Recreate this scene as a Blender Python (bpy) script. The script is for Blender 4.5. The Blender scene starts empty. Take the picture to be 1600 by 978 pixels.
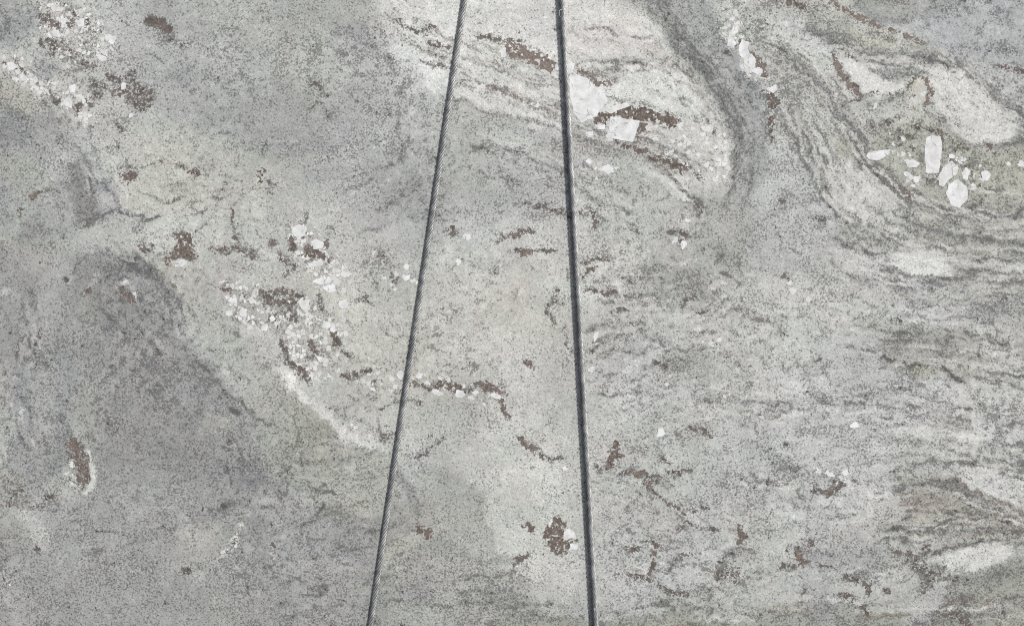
import bpy, bmesh, math
import numpy as np
from mathutils import Vector

S = bpy.context.scene
COL = S.collection
U = 0.0015                      # metres of slab per unit of the drawing (the view is 1600 x 978 units)
ZC = 1.05                       # height of the view centre above the yard

# ------------------------------------------------------------------ camera, sky, sun, exposure
cam_d = bpy.data.cameras.new('camera')
cam = bpy.data.objects.new('camera', cam_d)
COL.objects.link(cam)
cam.location = (0.0, -4.2, ZC)
cam.rotation_euler = (math.radians(90), 0, 0)
cam_d.sensor_width = 36.0
cam_d.lens = 36.0 * 4.2 / (1600 * U)
cam_d.clip_end = 200.0
S.camera = cam

SUN_DIR = Vector((0.86, -1.0, 2.45)).normalized()      # from the slab towards the sun
elev = math.asin(SUN_DIR.z)
azim = math.atan2(SUN_DIR.x, SUN_DIR.y)
w = bpy.data.worlds.new('World')
S.world = w
w.use_nodes = True
wn = w.node_tree
bg = wn.nodes['Background']
sky = wn.nodes.new('ShaderNodeTexSky')
sky.sky_type = 'NISHITA'
sky.sun_disc = False
sky.sun_elevation = elev
sky.sun_rotation = azim
sky.air_density = 0.8
sky.dust_density = 5.0
sky.ozone_density = 0.6
wn.links.new(sky.outputs[0], bg.inputs[0])
bg.inputs[1].default_value = 0.08

sun_d = bpy.data.lights.new('sun', 'SUN')
sun_d.energy = 4.6
sun_d.angle = math.radians(3.0)
sun_d.color = (1.0, 0.975, 0.945)
sun = bpy.data.objects.new('sun', sun_d)
COL.objects.link(sun)
sun.rotation_euler = SUN_DIR.to_track_quat('Z', 'Y').to_euler()
sun.location = (2, -3, 6)

S.view_settings.view_transform = 'Standard'
S.view_settings.look = 'None'
S.view_settings.gamma = 1.0
S.view_settings.use_curve_mapping = False
S.view_settings.exposure = 0.43
S.cycles.filter_width = 1.0
S.cycles.use_denoising = False          # keep the fine grain of the stone

# ------------------------------------------------------------------ numpy noise and painting helpers
rng = np.random.default_rng(11)
X0, X1, Y0, Y1 = -150, 1750, -90, 1070      # the slab in drawing units, wider than the view
STEP = 1.6
gx = np.arange(X0, X1 + 0.5, STEP, dtype=np.float32)
gy = np.arange(Y0, Y1 + 0.5, STEP, dtype=np.float32)
NX, NY = len(gx), len(gy)
GX, GY = np.meshgrid(gx, gy)


def vnoise(x, y, size, seed):
    r = np.random.default_rng(seed)
    lat = r.random((128, 128)).astype(np.float32) * 2 - 1
    fx = x / size + 500.0
    fy = y / size + 500.0
    ix = np.floor(fx).astype(np.int32)
    iy = np.floor(fy).astype(np.int32)
    tx = fx - ix
    ty = fy - iy
    tx = tx * tx * tx * (tx * (tx * 6 - 15) + 10)
    ty = ty * ty * ty * (ty * (ty * 6 - 15) + 10)
    a = lat[iy % 128, ix % 128]
    b = lat[iy % 128, (ix + 1) % 128]
    c = lat[(iy + 1) % 128, ix % 128]
    d = lat[(iy + 1) % 128, (ix + 1) % 128]
    return (a * (1 - tx) + b * tx) * (1 - ty) + (c * (1 - tx) + d * tx) * ty


def fbm(x, y, size, seed, octs=4, gain=0.5):
    out = 0
    amp = 1.0
    for k in range(octs):
        out = out + amp * vnoise(x, y, size / 2 ** k, seed + k)
        amp *= gain
    return out


WX = GX + 6 * fbm(GX, GY, 44, 1, 3, 0.6)
WY = GY + 6 * fbm(GX, GY, 44, 9, 3, 0.6)

RGB = np.empty((NY, NX, 3), np.float32)
RGB[:] = (173, 174, 171)
K = np.zeros((NY, NX), np.float32)       # dark flakes
B = np.zeros((NY, NX), np.float32)       # brown mica grains
W = np.zeros((NY, NX), np.float32)       # small white crystals
L = np.zeros((NY, NX), np.float32)       # fine black lines / streaks


def sstep(a, b, x):
    t = np.clip((x - a) / (b - a), 0, 1)
    return t * t * (3 - 2 * t)


def window(pts, pad):
    xs = [p[0] for p in pts]
    ys = [p[1] for p in pts]
    i0 = max(0, int((min(xs) - pad - X0) / STEP)); i1 = min(NX, int((max(xs) + pad - X0) / STEP) + 2)
    j0 = max(0, int((min(ys) - pad - Y0) / STEP)); j1 = min(NY, int((max(ys) + pad - Y0) / STEP) + 2)
    return slice(j0, j1), slice(i0, i1)


def seg_dist(px, py, a, b):
    ax, ay = a[0], a[1]
    bx, by = b[0], b[1]
    dx, dy = bx - ax, by - ay
    l2 = dx * dx + dy * dy + 1e-9
    t = np.clip(((px - ax) * dx + (py - ay) * dy) / l2, 0, 1)
    return np.hypot(px - ax - t * dx, py - ay - t * dy)


def put(sl, a, col=None, k=None, b=None, wt=None, ln=None):
    if col is not None:
        RGB[sl] += (np.array(col, np.float32) - RGB[sl]) * a[..., None]
    if k is not None:
        K[sl] += (k - K[sl]) * a
    if b is not None:
        B[sl] = np.maximum(B[sl], b * a)
    if wt is not None:
        W[sl] += (wt - W[sl]) * a
    if ln is not None:
        L[sl] = np.maximum(L[sl], ln * a)


DEFER = []
LATE = []


def area(pts, col=None, f=10, a=1.0, **kw):
    """a filled outline with a feathered edge"""
    sl = window(pts, f + 22)
    if sl[0].stop <= sl[0].start or sl[1].stop <= sl[1].start:
        return
    px, py = WX[sl], WY[sl]
    d = np.full(px.shape, 1e9, np.float32)
    inside = np.zeros(px.shape, bool)
    n = len(pts)
    for i in range(n):
        p, q = pts[i], pts[(i + 1) % n]
        d = np.minimum(d, seg_dist(px, py, p, q))
        if p[1] != q[1]:
            cond = ((p[1] > py) != (q[1] > py)) & (px < (q[0] - p[0]) * (py - p[1]) / (q[1] - p[1]) + p[0])
            inside ^= cond
    sd = np.where(inside, -d, d)
    put(sl, a * (1 - sstep(-f, f, sd)), col, **kw)


def line(pts, width, col=None, f=3, a=1.0, **kw):
    """a feathered stroke; width may be one number or one for each point"""
    ws = width if isinstance(width, (list, tuple)) else [width] * len(pts)
    if not LATE and f <= 4 and max(ws) <= 30:
        DEFER.append((pts, width, col, f, a, kw))       # thin veins are laid after the grounds have been roughened
        return
    sl = window(pts, max(ws) + f + 22)
    if sl[0].stop <= sl[0].start or sl[1].stop <= sl[1].start:
        return
    px, py = WX[sl], WY[sl]
    d = np.full(px.shape, 1e9, np.float32)
    for i in range(len(pts) - 1):
        d = np.minimum(d, seg_dist(px, py, pts[i], pts[i + 1]) - 0.25 * (ws[i] + ws[i + 1]))
    al = a * (1 - sstep(-f, f, d))
    if LATE and kw.pop('gappy', False):
        al = al * GAPS[sl]
    put(sl, al, col, **kw)


def blob(x, y, rx, ry=None, rot=0, col=None, a=1.0, soft=0.6, **kw):
    ry = ry or rx
    m = max(rx, ry) * 1.5
    sl = window([(x, y)], m + 22)
    if sl[0].stop <= sl[0].start or sl[1].stop <= sl[1].start:
        return
    c, s = math.cos(math.radians(rot)), math.sin(math.radians(rot))
    px, py = WX[sl] - x, WY[sl] - y
    u = (px * c + py * s) / rx
    v = (-px * s + py * c) / ry
    put(sl, a * (1 - sstep(1 - soft, 1 + soft * 0.6, np.hypot(u, v))), col, **kw)


# stone colours as they look in even light
WHT = (209, 209, 207); PAL = (191, 191, 188); LGT = (184, 184, 180); PNK = (195, 190, 190)
MID = (166, 168, 166); GRY = (152, 154, 154); DRK = (139, 140, 141); BLU = (146, 150, 156); DBL = (124, 129, 136)
OLV = (157, 157, 146); DOL = (140, 140, 129); BGE = (177, 177, 168); BRN = (128, 114, 108); PBR = (160, 147, 143)

# ------------------------------------------------------------------ the broad zones of the stone
K += 0.05
# upper middle grey
area([(180, -100), (590, -100), (610, 60), (680, 150), (690, 260), (640, 330), (480, 330), (380, 250), (300, 210), (250, 130)], (169, 171, 169), 50, k=0.20)
area([(230, 130), (420, 110), (560, 150), (520, 230), (400, 240), (280, 200)], (158, 160, 160), 40, 0.8)
blob(440, 65, 90, 40, 0, (160, 162, 160), 0.6)
blob(560, 60, 40, 25, 20, BLU, 0.4); blob(285, 118, 34, 14, -20, DBL, 0.55, k=0.45)
blob(520, 215, 70, 22, -15, BLU, 0.45); blob(650, 315, 55, 40, 10, (150, 153, 154), 0.8, k=0.3)
blob(480, 290, 60, 24, -20, BLU, 0.35); blob(690, 135, 26, 30, 0, BLU, 0.3)
# pale heart of the slab
area([(300, 270), (420, 250), (560, 330), (640, 400), (860, 330), (900, 260), (1000, 330), (980, 520), (960, 700), (900, 900), (800, 900), (765, 740), (700, 710), (560, 690), (440, 580), (350, 500), (270, 430), (200, 360), (240, 300)], (185, 185, 181), 30, k=0.04)
area([(640, 420), (880, 420), (900, 600), (780, 580), (640, 560)], (186, 184, 180), 30, k=-0.02)
area([(250, 190), (330, 210), (420, 270), (400, 330), (300, 330), (190, 330), (140, 230)], (184, 184, 178), 26)
# upper-left grey-green corner and the blue-grey ground under the white strip
area([(-200, -100), (62, -100), (58, 32), (16, 70), (-10, 60), (-200, 60)], (160, 162, 158), 8, k=0.22)
area([(-20, 40), (30, 28), (57, 20), (56, 36), (16, 70), (-20, 64)], (146, 150, 154), 8, 0.9)
area([(-200, 120), (0, 118), (60, 155), (90, 190), (140, 260), (165, 345), (70, 400), (0, 420), (-200, 430)], (162, 163, 160), 14, k=0.22)
area([(-200, 116), (0, 116), (50, 145), (88, 180), (120, 235), (100, 230), (70, 180), (0, 166), (-200, 166)], (167, 167, 158), 8)
area([(-20, 168), (70, 176), (95, 210), (60, 240), (20, 225), (-20, 235)], (146, 148, 151), 18, 0.9, k=0.3)
blob(20, 200, 24, 32, 0, DBL, 0.45); blob(70, 200, 22, 20, 0, DRK, 0.5)
line([(10, 172), (40, 178), (70, 178), (95, 205), (120, 232), (150, 255)], 5, DBL, 5, 0.6, k=0.5)
area([(98, 250), (130, 246), (143, 290), (158, 338), (120, 350), (108, 300)], (122, 122, 122), 8, 0.8, k=0.4)
blob(100, 245, 34, 14, -30, PAL, 0.6); blob(40, 265, 34, 18, 0, BGE, 0.6)
blob(70, 345, 50, 36, 0, GRY, 0.7); blob(8, 320, 22, 38, 0, BLU, 0.7); blob(45, 370, 26, 22, 0, DRK, 0.6, k=0.4)
line([(62, 300), (80, 270), (70, 258)], 12, PAL, 8, 0.5)
line([(0, 385), (25, 350), (30, 335)], 10, PAL, 8, 0.5)
area([(140, 275), (185, 282), (187, 325), (160, 340)], (158, 161, 164), 8, 0.9, k=0.2)
line([(152, 287), (170, 300), (180, 312), (188, 328)], 5, DBL, 4, 0.7, k=0.7)
line([(130, 352), (145, 348), (160, 338), (180, 331), (190, 333)], 3.5, (108, 110, 112), 2.5, 0.9, k=0.9)
area([(196, 336), (240, 338), (214, 360)], (156, 158, 158), 6, 0.8, k=0.6)
line([(192, 333), (215, 336), (233, 343), (250, 336)], 2.4, (95, 98, 104), 2, 1, k=1.0)
# blotchy dark ground at the left, running down to the foot of the view
area([(-200, 400), (30, 390), (100, 400), (150, 385), (195, 402), (252, 424), (262, 450), (282, 500), (312, 555), (352, 598), (388, 650), (420, 700), (470, 720), (560, 760), (640, 760), (700, 840), (760, 900), (830, 940), (900, 1100), (-200, 1100)], (154, 155, 154), 10, k=0.26)
area([(120, 420), (200, 410), (255, 440), (290, 530), (350, 610), (400, 690), (420, 760), (300, 740), (170, 720), (100, 600), (140, 500)], (144, 144, 143), 26, k=0.32)
area([(130, 395), (170, 388), (200, 404), (250, 422), (255, 470), (210, 480), (180, 450), (140, 440)], (138, 139, 141), 12, 0.8, k=0.4)
blob(215, 455, 40, 40, 0, DRK, 0.5, k=0.45)
line([(200, 408), (215, 412), (235, 418), (248, 418)], 7, (96, 104, 102), 5, 0.75, k=1.0)
blob(200, 425, 8, 12, 0, (80, 92, 90), 0.7, k=0.9)
blob(272, 440, 22, 30, -30, (166, 166, 156), 0.9)
area([(55, 400), (105, 400), (112, 430), (70, 480), (80, 530), (50, 570), (20, 570), (40, 510), (60, 460)], (172, 170, 170), 14, 0.85, k=0.1)
area([(90, 490), (140, 480), (160, 510), (120, 560), (70, 570)], (150, 152, 150), 14, 0.8, k=0.4)
line([(28, 570), (32, 610), (38, 650)], [16, 16, 20], BLU, 10, 0.8)
line([(165, 470), (172, 500), (168, 525)], 12, DBL, 9, 0.6)
line([(96, 560), (104, 600), (94, 650), (100, 690), (84, 720)], [26, 26, 20, 22, 20], (136, 140, 147), 11, 0.8)
line([(22, 680), (30, 720), (50, 735)], 22, (146, 149, 153), 12, 0.7)
line([(60, 590), (62, 680)], 14, (164, 164, 163), 10, 0.6)
line([(170, 625), (205, 628), (180, 645)], 8, DBL, 6, 0.5)
blob(245, 510, 60, 34, 30, (142, 143, 143), 0.6, k=0.42); blob(270, 560, 60, 44, 30, (140, 141, 141), 0.5, k=0.45)
blob(130, 525, 26, 16, -20, (166, 166, 164), 0.5); blob(150, 600, 30, 18, 10, (164, 165, 164), 0.5)
blob(300, 620, 60, 26, 20, (146, 148, 152), 0.5); blob(340, 660, 26, 18, 0, (170, 168, 160), 0.7)
blob(390, 740, 30, 26, 40, (106, 109, 113), 0.8); blob(345, 735, 46, 22, -10, (140, 142, 144), 0.6)
line([(330, 580), (350, 620), (358, 632)], 14, (136, 137, 134), 9, 0.6, k=0.6)
line([(360, 638), (372, 648)], 4, (90, 88, 88), 2.5, 0.9, k=0.9)
area([(0, 570), (16, 570), (18, 640), (24, 680), (8, 720), (0, 740), (-60, 740), (-60, 560)], (176, 176, 172), 6, 0.8)
# beige tongue and olive lap
area([(262, 430), (310, 425), (345, 500), (400, 545), (450, 590), (500, 640), (540, 668), (520, 690), (440, 690), (390, 640), (345, 590), (312, 550), (285, 500)], (172, 173, 166), 10, k=0.08)
area([(430, 560), (460, 590), (510, 645), (545, 670), (620, 700), (612, 760), (600, 800), (500, 800), (420, 720), (380, 640), (410, 600)], (163, 164, 156), 16, 0.9, k=0.20)
area([(470, 655), (520, 650), (535, 672), (490, 690), (450, 700)], (150, 152, 140), 10, 0.7, k=0.25)
area([(420, 700), (470, 690), (540, 710), (540, 740), (470, 760), (430, 745)], (148, 150, 142), 14, 0.6, k=0.45)
line([(520, 712), (540, 722), (536, 735)], 9, DRK, 6, 0.6, k=0.6)
line([(440, 575), (455, 592), (482, 618), (512, 650), (530, 668), (560, 690), (605, 704)], 13, (207, 206, 204), 5, 0.95, k=-0.1)
area([(480, 770), (560, 740), (612, 760), (604, 810), (540, 810), (500, 790), (450, 800), (470, 780)], (174, 174, 168), 12, 0.8)
area([(495, 795), (510, 786), (552, 792), (530, 808), (498, 810)], (140, 142, 136), 6, 0.8, k=0.4)
line([(494, 806), (500, 796), (506, 788)], 3, (90, 92, 92), 2, 0.9, k=1)
line([(500, 753), (508, 756), (497, 762)], 3, (110, 108, 104), 2, 0.9, k=0.8)
line([(470, 832), (480, 820), (510, 802), (550, 806), (595, 812)], 4, (128, 130, 128), 4, 0.6, k=0.8)
area([(510, 850), (540, 835), (590, 825), (592, 880), (540, 885), (500, 870)], (146, 147, 152), 16, 0.8, k=0.25)
line([(525, 855), (545, 835), (572, 826)], 8, (120, 122, 128), 6, 0.6, k=0.7)
line([(405, 800), (410, 870), (440, 900)], [22, 20, 20], (136, 138, 142), 12, 0.6, k=0.3)
blob(310, 850, 38, 36, 0, (172, 169, 164), 0.85, k=0.12); blob(210, 800, 90, 60, 0, (150, 152, 152), 0.5)
area([(-20, 820), (30, 800), (20, 860), (60, 930), (40, 990), (-20, 990)], (154, 153, 154), 14, 0.7)
line([(0, 926), (22, 942), (34, 980)], 7, (176, 175, 170), 5, 0.7)
line([(60, 900), (110, 940), (100, 985)], 30, (140, 140, 142), 18, 0.5)
area([(12, 770), (30, 790), (70, 820), (80, 850), (50, 850), (30, 815), (8, 800)], (186, 187, 185), 10, 0.85, k=0.2)
area([(72, 745), (110, 740), (135, 762), (100, 780), (60, 800), (50, 780)], (176, 176, 174), 10, 0.8)
area([(-20, 735), (40, 745), (40, 790), (-20, 790)], (158, 158, 154), 12, 0.8, k=0.5)
line([(335, 800), (345, 792), (352, 798), (360, 788), (376, 778)], 9, (104, 106, 110), 6, 0.7, k=0.9)
line([(400, 735), (415, 770), (395, 790)], 18, (122, 125, 130), 10, 0.5)
blob(395, 790, 40, 14, -14, (176, 177, 177), 0.6)
line([(376, 822), (370, 842), (358, 858), (346, 870)], [7, 10, 10, 12], (200, 200, 197), 4, 0.9, wt=0.25, k=0.45)
line([(424, 850), (426, 880), (435, 892)], 7, (190, 191, 190), 4, 0.7, k=0.6)
line([(270, 888), (290, 892), (310, 900)], 16, (182, 182, 178), 10, 0.6)
blob(190, 955, 60, 30, 0, (160, 160, 160), 0.5); blob(480, 960, 90, 30, -8, (150, 150, 152), 0.6)
line([(430, 950), (480, 930), (540, 905), (600, 900)], 8, (132, 134, 136), 7, 0.5, k=0.5)
line([(520, 895), (590, 885)], 12, (172, 171, 172), 8, 0.6)
# grey lobe right of the left cable, with its clean edge to the white
area([(630, 735), (660, 725), (700, 732), (738, 754), (758, 795), (768, 838), (730, 845), (690, 830), (660, 815), (625, 810)], (164, 166, 161), 4, 0.95, k=0.14)
line([(624, 738), (634, 760), (648, 782), (656, 795)], [12, 12, 14, 8], (122, 124, 126), 6, 0.7, k=0.5)
line([(660, 745), (690, 770), (700, 800)], 10, (176, 176, 172), 8, 0.5)
area([(700, 705), (800, 700), (880, 730), (880, 800), (840, 900), (800, 930), (770, 840), (758, 795), (738, 754)], (194, 194, 190), 5, 0.9, k=0.06)
area([(620, 880), (700, 850), (740, 868), (790, 880), (830, 920), (820, 990), (600, 990)], (166, 166, 162), 16, 0.8, k=0.32)
line([(720, 865), (745, 872), (760, 880), (790, 876), (830, 882)], 6, (136, 138, 136), 5, 0.7, k=0.5)
line([(600, 870), (620, 850), (650, 835), (610, 890)], 12, (182, 184, 172), 8, 0.7)
line([(660, 950), (690, 930), (720, 905)], 8, (178, 178, 170), 7, 0.6)
blob(655, 925, 34, 20, 0, (148, 148, 152), 0.6); blob(780, 945, 60, 20, 10, (140, 142, 138), 0.6, k=0.5)
# white upper band and its grey neighbours
area([(592, -100), (950, -100), (965, 2), (1008, 27), (1042, 58), (1072, 92), (1108, 132), (1138, 190), (1142, 262), (1120, 302), (1070, 300), (1030, 270), (960, 250), (905, 245), (880, 220), (800, 190), (700, 156), (640, 110), (604, 60)], (205, 205, 203), 22, k=0.05)
area([(690, 150), (800, 186), (880, 216), (905, 262), (890, 340), (800, 300), (700, 250), (690, 210)], (172, 174, 172), 10, 0.9, k=0.18)
area([(730, 190), (800, 200), (870, 230), (880, 260), (760, 240)], (180, 181, 176), 16, 0.6)
line([(740, 250), (790, 262), (840, 290)], 8, (150, 152, 154), 8, 0.4)
area([(940, 20), (1000, 40), (1040, 70), (1000, 90), (900, 90), (880, 60)], (203, 198, 198), 16, 0.8, k=0.0)
line([(890, 92), (950, 95), (1020, 82), (1080, 110), (1120, 160)], [10, 14, 18, 20, 20], (184, 182, 175), 9, 0.8, k=0.15)
line([(900, 110), (930, 122), (945, 130), (960, 118), (945, 105), (960, 95)], 14, (166, 162, 155), 9, 0.7, k=0.7)
line([(1030, 100), (1070, 115), (1100, 150)], 12, (176, 170, 166), 8, 0.6, k=0.3)
line([(600, 10), (640, 30), (700, 60), (740, 70)], 26, (205, 203, 202), 14, 0.6)
line([(610, 30), (626, 60), (650, 80), (700, 95)], 14, (176, 174, 170), 8, 0.6, k=0.6)
line([(745, 80), (790, 90), (860, 115)], 20, (186, 184, 180), 10, 0.6, k=0.35)
line([(740, 105), (800, 130), (870, 150)], 12, (206, 206, 203), 8, 0.7)
line([(720, 120), (770, 140), (830, 160), (880, 180)], 20, (203, 203, 201), 10, 0.7, wt=0.12)
line([(705, 148), (750, 175), (800, 182), (850, 192), (890, 210), (960, 232), (1020, 248)], 4, (130, 126, 124), 3.5, 0.6, k=0.8)
area([(880, 190), (950, 200), (1040, 230), (1080, 262), (1060, 270), (980, 250), (900, 245)], (170, 166, 160), 8, 0.8, k=0.55)
area([(1030, 205), (1070, 195), (1110, 210), (1142, 215), (1144, 260), (1120, 285), (1080, 265), (1040, 240)], (207, 206, 205), 7, 0.95, k=0.1, wt=0.3)
line([(1100, 170), (1140, 185), (1130, 205)], 14, (190, 182, 180), 8, 0.6)
line([(1000, 262), (1030, 276), (1055, 294), (1074, 312)], [4, 6, 7, 8], (206, 207, 205), 4, 0.9, k=-0.2)
# grey shear band
area([(958, -60), (1108, -60), (1112, 20), (1120, 55), (1135, 80), (1160, 102), (1186, 130), (1198, 170), (1204, 220), (1200, 270), (1176, 330), (1150, 320), (1146, 250), (1130, 185), (1098, 130), (1060, 84), (1034, 56), (1005, 26)], (157, 160, 158), 7, 0.9, k=0.26)
line([(1012, 20), (1040, 60), (1080, 95)], 10, (165, 167, 163), 7, 0.7)
line([(1083, 70), (1092, 88), (1108, 108), (1130, 136), (1150, 160)], [4, 6, 8, 10, 12], (118, 122, 126), 5, 0.75, k=0.6)
line([(1108, 20), (1118, 52), (1130, 75), (1150, 110), (1180, 145)], 14, (134, 138, 142), 7, 0.7)
line([(1170, 160), (1190, 200), (1188, 250), (1160, 300), (1120, 350)], [20, 24, 26, 24, 20], (140, 143, 144), 13, 0.6, k=0.3)
line([(1120, 140), (1135, 200), (1150, 250)], 10, (172, 174, 170), 8, 0.6)
area([(1050, 300), (1150, 300), (1190, 330), (1160, 420), (1090, 400), (1050, 350)], (162, 163, 158), 22, 0.7, k=0.35)
area([(900, 255), (990, 258), (1060, 300), (1080, 350), (1000, 400), (920, 380)], (176, 177, 172), 18, 0.8, k=0.18)
# right of the shear band
area([(1112, -60), (1300, -60), (1400, 60), (1480, 90), (1500, 110), (1440, 200), (1380, 330), (1300, 340), (1240, 300), (1200, 240), (1200, 150), (1150, 96), (1124, 56)], (181, 182, 177), 12, k=0.24)
area([(1195, 20), (1240, 30), (1290, 60), (1320, 90), (1260, 85), (1200, 60)], (197, 198, 198), 12, 0.8, k=0.05)
area([(1200, 80), (1260, 90), (1270, 150), (1240, 180), (1205, 130)], (180, 180, 174), 12, 0.7, k=0.5)
area([(1200, 230), (1300, 240), (1310, 340), (1260, 420), (1200, 400), (1180, 330)], (186, 187, 186), 20, 0.8, k=0.3)
area([(1260, 20), (1330, 30), (1335, 62), (1290, 62), (1262, 42)], (163, 165, 160), 8, 0.8, k=0.6)
line([(1262, 38), (1290, 55), (1330, 58)], 5, (110, 112, 114), 4, 0.6, k=0.9)
area([(1330, 45), (1400, 55), (1420, 75), (1380, 85), (1330, 72)], (188, 188, 172), 10, 0.8, k=0.2)
line([(1362, 73), (1378, 71), (1394, 67)], [5, 9, 6], (138, 136, 122), 3.5, 0.9, k=0.5)
line([(1424, 74), (1444, 71)], 8, (136, 134, 124), 4, 0.8, k=0.5)
area([(1305, 78), (1420, 76), (1470, 80), (1440, 110), (1400, 128), (1360, 108), (1330, 92)], (164, 164, 162), 8, 0.75, k=0.45)
for k_ in range(5):
    line([(1345 + 8 * k_, 88 + 6 * k_ - 8), (1372 + 6 * k_, 100 + 3 * k_), (1402 + 5 * k_, 104 + k_), (1436, 88 + 5 * k_)], 2.6, (112, 112, 118), 2.2, 0.6, k=0.9)
line([(1332, 90), (1352, 104), (1372, 114), (1392, 124)], 4, (104, 104, 112), 3, 0.7, k=0.9)
area([(1314, 84), (1332, 92), (1360, 108), (1388, 124), (1402, 132), (1420, 126), (1408, 142), (1375, 147), (1346, 144), (1332, 128)], (205, 204, 203), 5, 0.95, k=-0.2)
area([(1270, 90), (1300, 95), (1322, 130), (1340, 150), (1310, 160), (1275, 140)], (190, 190, 186), 8, 0.8, k=0.2)
area([(1425, 128), (1440, 120), (1452, 128), (1450, 150), (1440, 168), (1420, 168), (1412, 150)], (186, 183, 172), 6, 0.8, k=0.15)
line([(1422, 162), (1434, 152), (1446, 146)], 8, (206, 205, 203), 4, 0.9, k=-0.2)
# blue-grey field, top right
area([(1330, -60), (1760, -60), (1760, 120), (1600, 118), (1560, 106), (1500, 96), (1455, 68), (1410, 46), (1365, 28), (1335, 10)], (164, 167, 171), 6, 1, k=0.12)
area([(1335, -40), (1490, -60), (1500, 2), (1460, 26), (1410, 38), (1370, 30), (1340, 8)], (150, 152, 148), 8, 0.9, k=0.3)
line([(1345, 6), (1368, 26), (1408, 36), (1450, 26), (1476, 8), (1505, -4)], 8, (122, 126, 128), 6, 0.75, k=0.6)
blob(1500, 60, 60, 20, 20, (156, 160, 167), 0.6); blob(1560, 25, 40, 18, 0, (158, 160, 162), 0.5); blob(1458, 52, 10, 8, 0, (184, 184, 180), 0.6)
area([(1480, 80), (1520, 96), (1600, 118), (1760, 130), (1760, 220), (1600, 215), (1560, 170), (1530, 120), (1490, 105)], (172, 174, 173), 10, 0.9, k=0.25)
line([(1548, 140), (1570, 160), (1600, 180), (1660, 200)], [14, 20, 26, 26], (138, 141, 147), 9, 0.8, k=0.5)
area([(1450, 96), (1500, 108), (1528, 124), (1545, 150), (1568, 178), (1592, 194), (1584, 214), (1552, 227), (1512, 222), (1488, 198), (1468, 168), (1458, 130)], (201, 200, 198), 5, 0.95, k=-0.08)
line([(1462, 128), (1474, 150), (1494, 190)], 6, (160, 164, 162), 5, 0.6, k=0.6)
line([(1492, 126), (1498, 140)], 6, (150, 152, 152), 4, 0.6, k=0.6)
line([(1452, 95), (1464, 102)], 6, (110, 112, 122), 3, 0.8, k=0.8); line([(1478, 110), (1490, 114)], 5, (110, 112, 122), 3, 0.7, k=0.8)
line([(1600, 200), (1590, 214), (1558, 232), (1520, 230), (1490, 210), (1470, 182)], 5, (128, 126, 120), 4, 0.6, k=0.6)
# olive ground round the big white crystals
area([(1300, 215), (1400, 190), (1470, 200), (1540, 235), (1620, 210), (1760, 220), (1760, 360), (1560, 350), (1480, 330), (1420, 310), (1370, 270), (1300, 250)], (166, 166, 155), 14, 0.95, k=0.30)
line([(1400, 190), (1430, 180), (1465, 190)], 12, (184, 184, 172), 8, 0.7)
area([(1300, 245), (1340, 262), (1400, 310), (1410, 335), (1330, 350), (1290, 320), (1285, 270)], (196, 193, 190), 10, 0.95, k=0.0)
line([(1330, 310), (1345, 322), (1365, 330)], 8, (160, 160, 158), 6, 0.6, k=0.7)
line([(1340, 246), (1368, 262), (1392, 288), (1422, 308)], [10, 16, 18, 8], (142, 138, 130), 6, 0.8, k=0.85)
line([(1392, 290), (1408, 300), (1424, 310)], [8, 12, 5], (96, 88, 82), 4, 0.8, k=0.9, b=0.5)
area([(1420, 310), (1480, 325), (1490, 345), (1420, 345)], (188, 188, 182), 10, 0.7)
line([(1494, 331), (1520, 336), (1545, 342), (1562, 343)], 3, (112, 104, 98), 2.2, 0.8, k=0.9)
line([(1520, 322), (1530, 314)], 5, (84, 82, 84), 3, 0.8, k=0.9); line([(1588, 338), (1596, 330)], 5, (84, 82, 84), 3, 0.8, k=0.9)
area([(1290, 352), (1380, 340), (1440, 345), (1560, 350), (1760, 360), (1760, 405), (1600, 400), (1540, 405), (1480, 398), (1440, 385), (1400, 395), (1360, 395), (1320, 375)], (156, 157, 148), 10, 0.9, k=0.45)
blob(1395, 372, 24, 9, 10, (194, 194, 190), 0.8); blob(1420, 355, 30, 10, 0, (190, 190, 186), 0.7)
line([(1420, 372), (1450, 388), (1500, 396)], 7, (188, 188, 182), 5, 0.7)
line([(1350, 392), (1372, 396), (1390, 400)], 4, (90, 88, 84), 3, 0.8, k=0.9)
area([(1340, 396), (1390, 400), (1400, 430), (1350, 430)], (198, 198, 196), 12, 0.8)
area([(1390, 404), (1432, 394), (1478, 406), (1488, 424), (1462, 432), (1402, 426)], (208, 208, 205), 6, 0.95, k=-0.1)
line([(1440, 438), (1482, 436), (1500, 424), (1530, 418), (1562, 420)], [5, 9, 14, 14, 8], (140, 140, 136), 5, 0.8, k=0.65)
line([(1385, 425), (1396, 432), (1402, 440)], 5, (120, 112, 108), 3, 0.7, k=0.8)
area([(1480, 440), (1600, 420), (1760, 430), (1760, 455), (1560, 460)], (194, 194, 190), 12, 0.8)
area([(1520, 470), (1560, 460), (1760, 470), (1760, 510), (1560, 500), (1500, 500)], (156, 158, 158), 14, 0.8, k=0.6)
area([(1380, 465), (1440, 460), (1470, 480), (1420, 490)], (164, 162, 156), 10, 0.6, k=0.5)
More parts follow.
